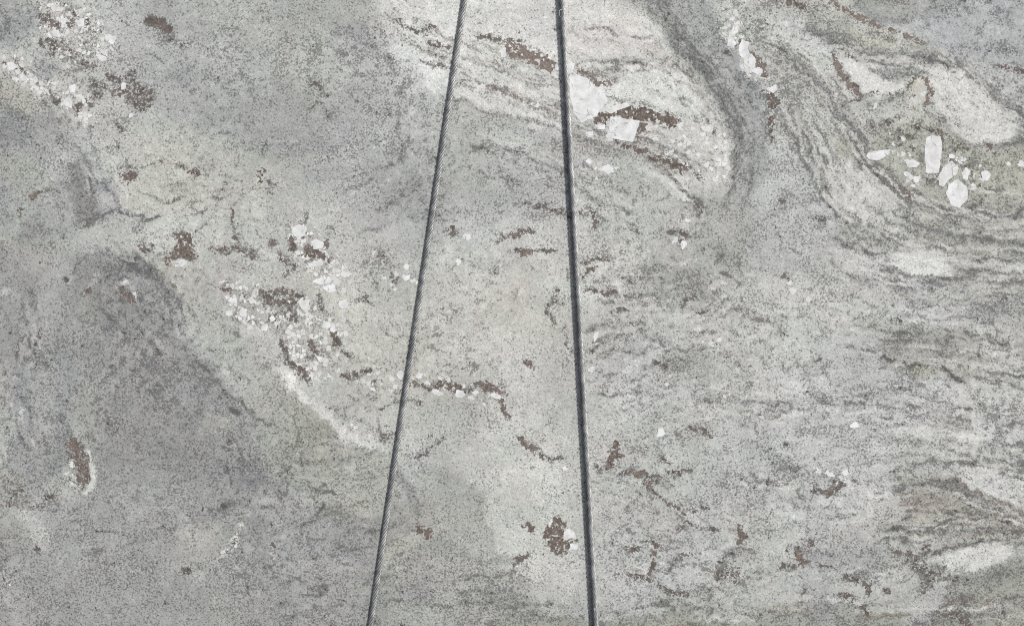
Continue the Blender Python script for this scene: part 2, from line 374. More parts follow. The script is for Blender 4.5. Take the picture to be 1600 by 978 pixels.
# speckled light ground, lower right
area([(960, 480), (1180, 420), (1400, 440), (1520, 480), (1760, 600), (1760, 780), (1400, 800), (1180, 930), (960, 940), (940, 700)], (184, 185, 183), 40, 0.8, k=0.26)
area([(1180, 440), (1300, 430), (1320, 560), (1260, 640), (1180, 600)], (191, 192, 190), 26, 0.7, k=0.25)
area([(980, 415), (1060, 405), (1110, 430), (1110, 462), (1040, 475), (980, 460)], (156, 156, 149), 18, 0.6, k=0.6)
area([(1110, 390), (1160, 395), (1172, 430), (1160, 450), (1120, 420)], (154, 154, 147), 14, 0.6, k=0.65)
line([(1128, 430), (1140, 438), (1155, 446)], 6, (92, 86, 84), 4, 0.7, k=0.9); line([(1118, 408), (1126, 400)], 6, (96, 92, 92), 4, 0.6, k=0.9)
area([(1010, 570), (1050, 548), (1085, 538), (1112, 572), (1110, 600), (1060, 590), (1030, 580)], (156, 156, 150), 12, 0.6, k=0.65)
line([(1050, 548), (1068, 550), (1080, 540)], 4, (96, 90, 88), 3, 0.7, k=0.9)
area([(1368, 525), (1420, 500), (1500, 525), (1560, 550), (1540, 575), (1510, 590), (1440, 590), (1390, 575)], (155, 154, 146), 14, 0.7, k=0.5)
blob(1440, 577, 26, 9, 10, (178, 178, 152), 0.7)
for pts in [[(1376, 560), (1392, 568), (1400, 562)], [(1412, 566), (1424, 574), (1432, 566)], [(1436, 568), (1450, 572)], [(1470, 576), (1484, 582), (1492, 590)], [(1490, 566), (1508, 566)], [(1494, 592), (1506, 594)]]:
    line(pts, 4, (84, 80, 78), 2.5, 0.85, k=1)
blob(1402, 498, 5, 3.4, -30, (48, 46, 48), 1, soft=0.3); blob(1219, 521, 3.4, 2.6, 0, (58, 56, 58), 1, soft=0.3); blob(57, 752, 4.2, 2.6, 0, (44, 44, 46), 1, soft=0.3)
line([(1276, 564), (1284, 562)], 3, (50, 48, 50), 1.6, 1)
line([(1548, 585), (1575, 586), (1605, 590)], 4, (84, 80, 84), 2.6, 0.8, k=1)
blob(1555, 530, 36, 24, 10, (198, 198, 196), 0.85); blob(1580, 565, 24, 12, -20, (202, 202, 200), 0.85)
area([(1380, 600), (1600, 600), (1760, 610), (1760, 650), (1500, 640), (1380, 630)], (184, 185, 184), 14, 0.7, k=0.3)
area([(1450, 655), (1480, 640), (1520, 650), (1500, 668), (1500, 690), (1530, 705), (1600, 690), (1760, 700), (1760, 735), (1560, 735), (1500, 715), (1460, 690)], (160, 160, 154), 10, 0.85, k=0.5)
line([(1470, 676), (1490, 688), (1515, 700)], 6, (116, 114, 112), 4, 0.6, k=0.9)
line([(1485, 640), (1520, 642)], 3, (96, 94, 96), 2.4, 0.7, k=0.9)
area([(1484, 682), (1510, 670), (1552, 668), (1558, 682), (1530, 692), (1500, 690)], (204, 204, 202), 6, 0.9, k=0)
line([(1548, 712), (1572, 700), (1598, 692)], 3.6, (100, 98, 96), 2.6, 0.7, k=0.9)
area([(1400, 735), (1470, 745), (1520, 775), (1580, 800), (1600, 840), (1520, 830), (1420, 820), (1400, 770)], (168, 165, 155), 12, 0.85, k=0.4)
line([(1440, 756), (1464, 750), (1486, 750), (1510, 768), (1545, 782), (1572, 798)], [4, 7, 9, 6, 6, 5], (120, 110, 108), 4, 0.65, k=0.85)
line([(1476, 804), (1510, 800), (1544, 797)], 3.4, (112, 108, 106), 3, 0.7, k=0.9)
line([(1420, 776), (1450, 772), (1480, 780)], 4, (128, 118, 112), 3, 0.6, k=0.8)
area([(1490, 733), (1600, 730), (1760, 740), (1760, 790), (1580, 790), (1520, 765)], (196, 196, 194), 10, 0.8, k=0.25)
area([(1385, 830), (1420, 820), (1480, 828), (1600, 840), (1620, 860), (1500, 845), (1420, 855)], (176, 176, 170), 10, 0.7, k=0.45)
line([(1385, 828), (1402, 826), (1420, 830)], 6, (98, 88, 84), 3.4, 0.8, k=0.9)
line([(1398, 841), (1412, 846)], 5, (92, 84, 82), 3, 0.8, k=0.9)
line([(1462, 866), (1478, 856), (1505, 851), (1534, 845)], 5, (104, 98, 96), 3, 0.75, k=0.95)
line([(1534, 847), (1570, 846), (1600, 852)], 4, (110, 106, 104), 3, 0.6, k=0.9)
area([(1462, 872), (1500, 858), (1552, 848), (1584, 856), (1572, 882), (1530, 892), (1480, 888)], (206, 206, 204), 7, 0.95, k=0.02)
blob(1532, 865, 10, 7, 30, (160, 162, 166), 0.6, k=0.6); blob(1562, 880, 18, 12, -30, (174, 170, 174), 0.7)
area([(1500, 895), (1600, 880), (1760, 880), (1760, 1100), (1420, 1100), (1460, 960), (1480, 915)], (150, 151, 142), 14, 0.9, k=0.5)
blob(1540, 900, 50, 12, -5, (138, 139, 136), 0.6, k=0.6); blob(1545, 912, 8, 5, 30, (70, 70, 72), 0.7, k=0.9)
blob(1560, 945, 18, 14, 20, (182, 184, 184), 0.7); blob(1470, 930, 40, 14, -12, (178, 180, 180), 0.7)
line([(1500, 930), (1508, 945), (1512, 975)], 4, (104, 96, 94), 3, 0.7, k=0.9); line([(1565, 940), (1572, 960)], 5, (110, 104, 104), 3, 0.7, k=0.8)
area([(1175, 955), (1220, 940), (1290, 942), (1330, 950), (1400, 955), (1440, 990), (1440, 1100), (1175, 1100)], (150, 151, 142), 12, 0.85, k=0.3)
blob(1290, 955, 30, 22, -20, (142, 144, 146), 0.7); blob(1230, 950, 40, 9, -12, (180, 181, 168), 0.6)
line([(1345, 962), (1380, 964), (1420, 960)], 5, (126, 118, 96), 4, 0.7, k=0.6)
area([(700, 1100), (760, 975), (870, 968), (930, 974), (985, 965), (1022, 954), (1070, 960), (1180, 972), (1200, 1100)], (150, 151, 140), 7, 0.9, k=0.3)
line([(800, 945), (830, 955), (850, 965), (880, 968), (930, 972), (985, 966), (1022, 953), (1065, 960), (1100, 962)], 7, (142, 144, 134), 5, 0.7, k=0.45)
line([(800, 912), (822, 905)], 12, (148, 150, 150), 7, 0.6, k=0.5)
line([(800, 950), (815, 944), (840, 946), (860, 942)], 5, (112, 115, 118), 4, 0.6, k=0.8)
area([(1250, 880), (1340, 840), (1400, 850), (1410, 900), (1330, 880)], (170, 172, 172), 20, 0.6, k=0.3)
blob(1270, 868, 18, 12, 0, (150, 152, 156), 0.7); blob(1350, 868, 50, 14, -10, (158, 160, 162), 0.5)
area([(1270, 735), (1340, 730), (1400, 760), (1410, 800), (1300, 800)], (190, 190, 187), 16, 0.6)
blob(1240, 765, 40, 22, 20, (176, 174, 168), 0.5)

# small salt-and-pepper patches: x, y, rx, ry, rotation, dark amount
for x, y, rx, ry, ro, kk in [
        (255, 60, 26, 16, 35, .55), (330, 75, 60, 10, 5, .5), (470, 20, 60, 16, 0, .25), (560, 90, 34, 24, 20, .35), (610, 100, 30, 12, 70, .6),
        (650, 40, 30, 18, 20, .45), (600, 170, 60, 20, 20, .4), (470, 130, 50, 8, 10, .35), (420, 165, 30, 10, 0, .4), (640, 230, 34, 14, 10, .5),
        (400, 200, 44, 10, -10, .4), (360, 130, 40, 8, -15, .4), (640, 140, 22, 20, 0, .5), (700, 170, 26, 14, 0, .35), (420, 230, 50, 14, 0, .5), (600, 230, 44, 14, 20, .55),
        (440, 340, 40, 14, -30, .45), (590, 410, 40, 30, 0, .45), (690, 330, 24, 10, 0, .35), (780, 290, 40, 30, 20, .42), (760, 340, 30, 14, -10, .3),
        (830, 330, 50, 12, 10, .55), (930, 345, 26, 14, 10, .6), (960, 300, 50, 22, 10, .4), (930, 400, 26, 14, 0, .4), (870, 470, 16, 20, 0, .5),
        (1000, 450, 60, 20, 5, .5), (1060, 440, 50, 14, 0, .4), (1180, 520, 40, 22, -20, .45), (1150, 600, 40, 24, 0, .5), (1080, 630, 60, 10, -8, .35),
        (1020, 700, 60, 18, 5, .42), (1060, 680, 40, 12, -10, .45), (1140, 690, 26, 14, 20, .45), (1220, 720, 26, 30, 0, .62), (1210, 745, 26, 14, 0, .65),
        (1170, 760, 30, 20, 0, .4), (1230, 640, 60, 6, -15, .5), (1300, 640, 30, 8, 0, .5), (1330, 610, 40, 14, -20, .5), (1280, 610, 22, 12, 30, .5),
        (1360, 640, 40, 6, -8, .5), (1350, 700, 24, 16, 0, .5), (1260, 250, 26, 22, 40, .55), (1270, 300, 14, 30, 20, .5), (1230, 360, 40, 20, -10, .4),
        (1290, 450, 28, 16, -20, .6), (1260, 420, 26, 10, 40, .5), (1350, 200, 50, 24, -10, .45), (1290, 180, 30, 26, 0, .5), (1240, 150, 26, 36, 0, .5), (1390, 205, 40, 16, 20, .6),
        (1140, 900, 30, 16, 0, .6), (1040, 900, 60, 30, 10, .4), (1000, 780, 44, 30, 0, .32), (1100, 790, 40, 20, 0, .45), (1200, 800, 40, 26, 0, .4), (870, 770, 24, 20, 0, .3),
        (700, 640, 60, 26, -10, .42), (760, 660, 50, 30, 0, .42), (560, 600, 34, 18, 20, .4), (680, 690, 26, 14, -40, .5), (880, 560, 18, 26, 0, .3),
        (1450, 905, 44, 24, -30, .75), (1400, 880, 40, 14, 10, .5), (1490, 965, 30, 18, -10, .75), (1340, 900, 40, 18, 10, .4), (1590, 820, 20, 14, 0, .6),
        (110, 110, 50, 30, 30, .45), (200, 100, 26, 16, 40, .5), (130, 70, 40, 20, 20, .4), (185, 195, 12, 14, 0, .7), (240, 195, 30, 10, 0, .4), (270, 230, 20, 12, 0, .4), (380, 420, 30, 20, 0, .35)]:
    blob(x, y, rx, ry, ro, None, 0.8, 0.8, k=kk)
blob(70, 105, 19, 17, 0, (142, 146, 151), 0.85, k=0.3)

# ------------------------------------------------------------------ strips crowded with small white crystals
area([(58, 8), (95, 4), (152, 22), (176, 50), (187, 74), (166, 96), (140, 98), (96, 88), (72, 74), (60, 40)], (192, 192, 188), 9, 0.9, wt=0.34, k=0.45)
area([(60, 6), (96, 5), (150, 24), (168, 44), (150, 50), (100, 36), (66, 40)], (200, 200, 197), 6, 0.8, wt=0.52, k=0.3)
area([(-20, 76), (6, 78), (40, 92), (60, 118), (110, 128), (150, 165), (148, 190), (110, 175), (70, 148), (30, 128), (-20, 105)], (190, 190, 186), 7, 0.9, wt=0.35, k=0.1)
line([(10, 98), (40, 120), (60, 136), (80, 148)], 14, (200, 201, 198), 5, 0.8, wt=0.6)
line([(100, 132), (125, 150), (100, 160), (140, 180)], 16, (200, 201, 198), 6, 0.8, wt=0.55)
area([(340, 440), (380, 445), (420, 450), (470, 470), (490, 500), (480, 560), (455, 570), (440, 520), (370, 505), (342, 470)], (194, 194, 190), 10, 0.9, wt=0.5, k=0.35)
area([(450, 345), (490, 350), (515, 385), (545, 420), (540, 460), (500, 455), (480, 420), (450, 385)], (196, 196, 192), 10, 0.9, wt=0.55, k=0.2)
area([(455, 470), (500, 480), (530, 500), (540, 545), (500, 570), (460, 560)], (190, 190, 186), 10, 0.8, wt=0.4, k=0.3)
line([(470, 570), (510, 575), (560, 590), (600, 595), (650, 592), (700, 605), (780, 615)], [20, 20, 18, 24, 26, 24, 22], (193, 193, 189), 9, 0.8, wt=0.38, k=0.25)
line([(550, 672), (565, 685), (600, 690)], 16, (200, 200, 198), 7, 0.8, wt=0.4, k=0.2)
line([(590, 400), (620, 420), (640, 440), (615, 455)], 22, (186, 186, 182), 12, 0.7, wt=0.3, k=0.4)
line([(1146, 14), (1152, 45), (1140, 60), (1160, 75), (1165, 95), (1178, 112), (1190, 118)], [9, 12, 20, 20, 22, 18, 14], (205, 206, 203), 5, 0.95, wt=0.75, k=-0.05)
line([(1190, 130), (1202, 140)], 18, (196, 196, 192), 8, 0.7, wt=0.5)
line([(1286, 738), (1305, 745), (1325, 750)], 18, (196, 196, 193), 8, 0.8, wt=0.5, k=0.4)
line([(1405, 215), (1420, 260), (1430, 290)], 26, (176, 176, 165), 10, 0.7, wt=0.3)
blob(1525, 278, 26, 16, 30, (178, 178, 168), 0.7, wt=0.4); blob(1490, 250, 18, 12, 0, (190, 190, 182), 0.7, wt=0.45)
blob(1255, 465, 18, 10, 20, None, 0.7, wt=0.4); blob(1120, 535, 20, 10, 0, (196, 196, 194), 0.6, wt=0.4); blob(1120, 620, 26, 12, -20, None, 0.7, wt=0.45)
blob(1060, 355, 14, 8, 10, (200, 200, 198), 0.7, wt=0.4); blob(940, 262, 30, 10, 5, (196, 196, 194), 0.8, wt=0.4)
blob(1370, 770, 20, 7, 5, (206, 207, 206), 0.8); blob(5, 455, 14, 5, -10, (200, 200, 198), 0.9); blob(12, 908, 12, 6, 0, (186, 188, 186), 0.8, wt=0.3)
line([(137, 705), (146, 730), (145, 755), (134, 768)], [6, 9, 8, 8], (205, 205, 202), 3, 0.9, k=-0.2)
line([(108, 722), (116, 745), (124, 762)], 10, (192, 192, 189), 5, 0.8, wt=0.3)
line([(150, 270), (175, 268), (190, 262)], 10, (190, 190, 186), 6, 0.6)
line([(130, 455), (145, 445), (152, 430)], 6, (196, 196, 192), 4, 0.7); blob(105, 433, 8, 5, 0, (200, 200, 198), 0.8)
line([(184, 446), (200, 440), (212, 458), (205, 470)], 8, (192, 192, 190), 4, 0.8, wt=0.4)

# brown and black grain trails: points, width, brown amount
for pts, wd, bb in [
        ([(145, 130), (160, 140), (150, 150)], 18, .55), ([(172, 120), (190, 130), (180, 145), (205, 118)], 18, .58), ([(200, 140), (220, 140), (236, 145), (224, 165), (206, 152)], 24, .62),
        ([(235, 32), (250, 36), (262, 44)], 14, .8), ([(252, 55), (268, 62), (285, 74)], 10, .5), ([(100, 80), (125, 92), (150, 105)], 12, .5),
        ([(68, 24), (86, 42), (92, 46)], 12, .68), ([(64, 58), (66, 70)], 7, .75), ([(78, 60), (84, 70), (94, 66)], 10, .7), ([(80, 85), (84, 78)], 5, .7), ([(106, 20), (116, 28), (104, 38)], 9, .58), ([(136, 36), (142, 46), (152, 50)], 10, .58),
        ([(4, 98), (10, 104)], 6, .75), ([(22, 90), (30, 108), (42, 120)], 5, .72), ([(88, 158), (96, 155)], 6, .75), ([(114, 165), (120, 172), (125, 160)], 7, .75), ([(136, 158), (140, 164)], 7, .75),
        ([(183, 190), (190, 204)], 7, .6), ([(622, 32), (630, 42), (650, 50), (680, 45)], 8, .62), ([(662, 66), (685, 70), (705, 76)], 6, .66), ([(660, 96), (675, 100), (690, 104), (706, 110)], 8, .62),
        ([(745, 60), (770, 58), (795, 62), (812, 68)], 8, .66), ([(770, 100), (800, 105)], 10, .5), ([(720, 132), (738, 135)], 5, .6), ([(770, 130), (785, 128)], 4, .5),
        ([(490, 130), (500, 138)], 7, .7), ([(480, 170), (500, 160)], 6, .5), ([(412, 245), (416, 226)], 8, .5), ([(390, 280), (396, 300)], 5, .6), ([(420, 300), (430, 290), (422, 285)], 5, .6),
        ([(176, 272), (190, 262), (225, 260), (255, 254)], 5, .55), ([(280, 262), (298, 268), (318, 276)], 5, .6), ([(45, 310), (60, 300), (76, 295)], 6, .66), ([(26, 332), (34, 328), (28, 340)], 5, .7),
        ([(58, 382), (62, 386)], 5, .75), ([(102, 436), (108, 440)], 6, .8), ([(128, 456), (140, 452)], 5, .75), ([(186, 448), (196, 460), (208, 468)], 9, .72), ([(310, 330), (318, 326)], 5, .7),
        ([(258, 318), (280, 312)], 5, .62), ([(372, 312), (360, 328), (364, 350), (368, 370), (376, 385)], 5, .7), ([(350, 388), (380, 390), (400, 398)], 12, .62), ([(330, 385), (340, 392)], 9, .55),
        ([(345, 450), (378, 452)], 6, .6), ([(220, 385), (228, 395)], 8, .7), ([(240, 380), (235, 390)], 5, .6), ([(262, 404), (300, 405)], 9, .6),
        ([(410, 460), (440, 455), (468, 462), (450, 475), (415, 470)], 14, .64), ([(420, 500), (440, 490), (460, 495)], 12, .62), ([(455, 478), (462, 490)], 8, .66), ([(498, 460), (504, 480)], 8, .66), ([(555, 470), (575, 465)], 10, .5),
        ([(468, 352), (480, 335)], 7, .55), ([(422, 378), (430, 380)], 8, .75), ([(452, 372), (462, 390)], 9, .72), ([(476, 365), (470, 378)], 6, .68), ([(482, 388), (500, 398), (512, 404)], 10, .75), ([(505, 380), (510, 382)], 6, .8), ([(440, 405), (460, 418), (450, 425)], 12, .58),
        ([(595, 395), (605, 410)], 12, .55), ([(615, 430), (622, 436)], 8, .62), ([(570, 462), (578, 475)], 8, .6), ([(585, 440), (595, 452)], 10, .5), ([(700, 360), (712, 368)], 9, .62), ([(790, 280), (800, 285)], 10, .5),
        ([(820, 320), (850, 322), (870, 328), (888, 338)], 9, .64), ([(905, 330), (925, 336), (940, 345), (930, 352)], 12, .6), ([(800, 366), (815, 362), (836, 360)], 7, .72), ([(780, 375), (792, 368)], 9, .6), ([(808, 390), (830, 394), (848, 390), (866, 388)], 8, .64),
        ([(912, 412), (930, 406), (948, 404)], 7, .68), ([(908, 436), (915, 426), (928, 420)], 6, .7), ([(872, 452), (868, 466), (858, 478), (854, 488)], 7, .68), ([(914, 452), (935, 456), (945, 462), (960, 456)], 6, .74), ([(975, 464), (990, 464), (1004, 458)], 6, .72), ([(965, 480), (985, 484)], 5, .7),
        ([(1066, 480), (1070, 470), (1084, 464)], 5, .76), ([(1090, 492), (1104, 486)], 4, .7), ([(1085, 318), (1100, 322), (1092, 332)], 9, .62), ([(1048, 362), (1062, 358), (1070, 372), (1062, 378)], 8, .7), ([(1015, 245), (1050, 250), (1075, 262), (1095, 275)], 12, .55), ([(978, 358), (995, 362)], 5, .5),
        ([(443, 532), (446, 552), (452, 564), (462, 570), (474, 578), (484, 592)], 8, .66), ([(484, 534), (490, 545), (488, 556)], 7, .68), ([(522, 522), (530, 536)], 10, .72), ([(535, 552), (548, 558)], 9, .62), ([(465, 585), (480, 590), (486, 598)], 9, .62),
        ([(535, 586), (550, 588), (560, 584)], 8, .68), ([(568, 578), (582, 576)], 7, .66), ([(585, 598), (600, 590)], 7, .6), ([(638, 596), (652, 600), (668, 608)], 8, .66), ([(672, 608), (684, 598), (704, 598), (706, 612)], 8, .7), ([(712, 602), (726, 612), (742, 602)], 7, .7), ([(748, 600), (766, 604), (785, 613)], 9, .7), ([(782, 622), (786, 640), (792, 652)], 8, .66),
        ([(595, 638), (612, 630), (624, 628)], 5, .64), ([(636, 624), (648, 626), (656, 634)], 5, .72), ([(722, 580), (735, 572), (745, 564)], 3, .6), ([(595, 684), (612, 677), (622, 672)], 5, .68), ([(512, 640), (540, 636)], 4, .5), ([(655, 712), (672, 704), (680, 690), (690, 682)], 9, .56), ([(670, 680), (676, 674)], 6, .62),
        ([(818, 562), (832, 574)], 7, .7), ([(862, 494), (866, 508)], 7, .66), ([(888, 540), (894, 548)], 6, .68), ([(880, 510), (890, 530)], 5, .5), ([(812, 684), (822, 696), (836, 706)], 7, .74), ([(842, 706), (852, 716), (868, 718), (880, 712)], 8, .6), ([(930, 728), (945, 736), (960, 730)], 7, .6), ([(975, 736), (1000, 742), (1030, 748)], 8, .7), ([(1045, 736), (1078, 738)], 7, .66), ([(1035, 716), (1046, 722)], 7, .7),
        ([(1008, 756), (1024, 764), (1034, 774), (1050, 790), (1066, 802)], 7, .7), ([(1075, 795), (1102, 792)], 9, .6), ([(1052, 829), (1075, 822), (1100, 826), (1120, 830)], 7, .64), ([(1080, 668), (1098, 670), (1114, 682)], 7, .68), ([(985, 506), (1006, 507)], 4, .7), ([(905, 552), (930, 542), (952, 532), (985, 520), (1010, 516)], 3, .6), ([(1022, 564), (1040, 576)], 8, .64),
        ([(978, 857), (996, 856)], 6, .76), ([(1018, 850), (1028, 850)], 8, .7), ([(1020, 862), (1022, 880), (1018, 896)], 8, .74), ([(1044, 892), (1056, 882), (1064, 870), (1082, 865)], 5, .7), ([(985, 900), (1010, 906), (1020, 904)], 10, .6), ([(1030, 918), (1050, 930), (1080, 930)], 8, .6), ([(1092, 912), (1112, 922)], 6, .7), ([(1152, 822), (1160, 836), (1154, 848)], 8, .72), ([(1125, 895), (1150, 900)], 20, .55), ([(800, 880), (812, 872), (826, 866)], 6, .75),
        ([(1274, 766), (1292, 772), (1304, 762), (1315, 756)], 10, .66), ([(1332, 750), (1338, 758)], 7, .6), ([(1205, 750), (1212, 756)], 9, .7), ([(1255, 840), (1272, 848), (1262, 858)], 8, .66), ([(1247, 860), (1250, 876), (1262, 880)], 7, .74), ([(1222, 882), (1240, 884)], 6, .66), ([(1276, 878), (1290, 882), (1306, 890)], 4, .7),
        ([(1316, 900), (1345, 906), (1360, 916), (1354, 926)], 10, .64), ([(1312, 928), (1326, 932), (1334, 938)], 9, .66), ([(1384, 922), (1390, 926)], 7, .75), ([(1350, 948), (1356, 960)], 6, .68), ([(1405, 862), (1440, 872), (1450, 858), (1430, 885), (1460, 900), (1440, 920)], 16, .58), ([(1470, 960), (1500, 958), (1508, 970)], 16, .6), ([(1480, 885), (1470, 900), (1500, 910)], 12, .5), ([(1340, 868), (1350, 862)], 7, .6), ([(1360, 860), (1370, 870)], 7, .55), ([(1385, 842), (1395, 860)], 8, .5),
        ([(1216, 4), (1240, 6), (1262, 14)], 7, .6), ([(1200, 152), (1214, 160), (1204, 172)], 12, .68), ([(1204, 186), (1206, 206), (1202, 222)], 7, .66), ([(1302, 82), (1312, 108), (1328, 134), (1345, 150)], 6, .74), ([(1300, 82), (1320, 78), (1330, 90)], 5, .55), ([(1345, 151), (1375, 148), (1402, 148), (1416, 136), (1424, 122), (1442, 116), (1452, 130)], 4, .66), ([(1450, 130), (1455, 146), (1446, 166), (1454, 180), (1466, 188)], 5, .6),
        ([(1340, 140), (1347, 152), (1330, 158), (1318, 162)], 5, .62), ([(1398, 200), (1416, 214), (1430, 210), (1440, 190)], 7, .6), ([(1426, 196), (1452, 204), (1466, 206)], 4, .7), ([(1468, 192), (1473, 210), (1474, 236)], 3.6, .7), ([(1482, 212), (1490, 224)], 7, .6), ([(1424, 228), (1430, 236)], 6, .7), ([(1494, 226), (1510, 230)], 6, .66), ([(1540, 232), (1546, 236)], 8, .75),
        ([(1375, 196), (1395, 190), (1410, 182)], 8, .55), ([(1448, 282), (1466, 280), (1472, 262)], 4, .66), ([(1504, 262), (1514, 250), (1518, 282)], 4, .66), ([(1525, 288), (1545, 296), (1560, 300), (1572, 296)], 3, .6), ([(1222, 312), (1226, 318)], 8, .72), ([(1210, 150), (1208, 145)], 8, .66), ([(1152, 58), (1156, 68), (1150, 74)], 6, .72), ([(1135, 80), (1140, 84)], 7, .66), ([(1150, 182), (1160, 188)], 8, .62),
        ([(1345, 250), (1360, 256)], 8, .5), ([(1222, 430), (1230, 434)], 6, .85), ([(1212, 365), (1218, 372)], 6, .72), ([(1270, 340), (1288, 344)], 8, .6), ([(1255, 415), (1262, 400)], 5, .5), ([(110, 720), (125, 715)], 5, .5), ([(58, 530), (66, 520)], 4, .6), ([(24, 560), (28, 540), (38, 525)], 4, .68), ([(50, 545), (54, 558)], 5, .6), ([(64, 530), (66, 518)], 5, .78), ([(40, 562), (60, 562), (74, 570)], 6, .55),
        ([(20, 772), (30, 764), (14, 790)], 8, .6), ([(74, 776), (82, 774)], 8, .75), ([(56, 794), (66, 788)], 6, .62), ([(58, 854), (60, 860)], 6, .8), ([(350, 787), (354, 792)], 6, .75), ([(282, 888), (296, 893)], 6, .78), ([(310, 886), (314, 884)], 4, .7), ([(246, 551), (249, 553)], 5, .9), ([(355, 688), (358, 690)], 5, .85), ([(374, 585), (378, 588)], 4, .8), ([(370, 838), (360, 856)], 7, .56), ([(424, 848), (426, 852)], 4, .85)]:
    line(pts, wd + 3, None, 4, 1.0, b=bb + 0.10, k=0.6)

# ------------------------------------------------------------------ outlines of the inclusions that can be picked out one by one
def ell(x, y, rx, ry=None, rot=0, n=6, seed=0):
    ry = ry or rx
    r = np.random.default_rng(seed + int(x * 7 + y * 13))
    c, s = math.cos(math.radians(rot)), math.sin(math.radians(rot))
    out = []
    for i in range(n):
        t = 2 * math.pi * (i + r.uniform(-0.3, 0.3)) / n
        q = r.uniform(0.72, 1.28)
        u_, v_ = rx * q * math.cos(t), ry * q * math.sin(t)
        out.append((x + u_ * c - v_ * s, y + u_ * s + v_ * c))
    return out


crystals = [
    # the big block crystals
    [(889, 118), (900, 116), (922, 125), (928, 135), (945, 139), (945, 150), (950, 159), (940, 170), (932, 182), (908, 192), (897, 176), (891, 150)],
    [(886, 93), (898, 100), (895, 112), (887, 117)],
    [(864, 110), (875, 100), (876, 111)],
    [(953.7, 182), (1000, 188.7), (989, 223), (951, 215)],
    [(944, 172), (958, 166), (980, 161), (984, 166), (968, 172), (954, 178)],
    [(931, 196), (946, 194), (944, 203), (934, 203)], [(912, 208), (926, 206), (928, 213), (916, 214)], [(945, 212), (952, 208), (960, 222), (948, 220)],
    [(1352, 244), (1358, 238), (1372, 236), (1392, 233), (1389, 243), (1374, 250), (1358, 250)],
    [(1447, 216), (1456, 212), (1470, 213), (1472, 236), (1467, 271), (1447, 270), (1445, 240)],
    [(1467, 272), (1477, 257), (1487, 252), (1498, 262), (1495, 272), (1481, 282), (1475, 292), (1467, 290)],
    [(1478, 302), (1483, 288), (1497, 280), (1511, 292), (1512, 310), (1499, 325), (1487, 322)],
    [(1502, 270), (1509, 262), (1515, 267), (1511, 282), (1504, 280)],
    [(1416, 255), (1426, 249), (1437, 256), (1430, 262), (1420, 262)],
    # left crystal nest
    [(482, 412), (502, 403), (506, 415), (483, 418)],
    [(490, 440), (503, 430), (509, 434), (505, 446), (498, 444)], [(505, 447), (512, 432), (519, 437), (515, 443)],
    [(503, 450), (512, 445), (523, 446), (524, 454), (514, 458)], [(518, 444), (527, 436), (532, 440), (530, 447), (522, 448)],
    [(465, 469), (480, 468), (485, 480), (480, 490), (470, 482)],
    [(269, 415), (285, 403), (293, 407), (290, 413), (275, 420)],
    [(456, 356), (468, 350), (480, 356), (476, 368), (464, 371), (456, 366)], [(486, 378), (497, 374), (506, 380), (503, 388), (490, 390)],
    [(880, 832), (884, 829), (890, 824), (898, 832), (900, 842), (892, 840), (885, 845), (880, 842)], [(888, 859), (893, 848), (903, 852), (901, 858), (893, 859)],
    [(857, 820), (862, 806), (864, 814), (858, 824)],
    [(1026, 682), (1029, 668), (1036, 668), (1038, 678), (1032, 683)],
    [(938, 265), (950, 256), (958, 258), (958, 270), (948, 272)], [(960, 262), (966, 262), (964, 268)], [(914, 252), (921, 247), (928, 253), (922, 257)],
    [(633, 34), (641, 31), (646, 38), (639, 42)], [(692, 134), (699, 122), (702, 124), (700, 138)], [(780, 80), (790, 76), (792, 88), (784, 90)],
    [(1147, 16), (1152, 16), (1154, 26), (1149, 26)], [(1146, 40), (1152, 36), (1153, 48), (1147, 56), (1137, 60), (1144, 48)], [(1136, 64), (1146, 60), (1150, 68), (1146, 76), (1138, 72)],
    [(1153, 72), (1162, 62), (1170, 76), (1172, 86), (1160, 92), (1155, 84)], [(1160, 94), (1173, 84), (1181, 92), (1178, 108), (1168, 106)], [(1172, 112), (1184, 104), (1192, 110), (1184, 118)],
    [(1364, 172), (1366, 160), (1371, 162), (1370, 170)],
    [(11, 100), (17, 97), (25, 103), (22, 111), (14, 110)], [(28, 118), (37, 116), (42, 124), (34, 126)], [(108, 134), (118, 132), (117, 146), (110, 143)], [(120, 150), (127, 146), (136, 158), (130, 163)], [(97, 156), (112, 152), (112, 170), (102, 166)],
    [(81, 50), (92, 46), (94, 58), (84, 58)], [(118, 32), (130, 30), (132, 42), (122, 42)], [(94, 30), (104, 28), (102, 38), (94, 38)],
    [(1098, 203), (1105, 194), (1114, 198), (1116, 205), (1108, 208)], [(1058, 196), (1066, 192), (1068, 204), (1060, 204)],
    [(1228, 443), (1234, 438), (1242, 443), (1234, 447)], [(1533, 272), (1540, 264), (1548, 272), (1543, 282), (1535, 282)],
]
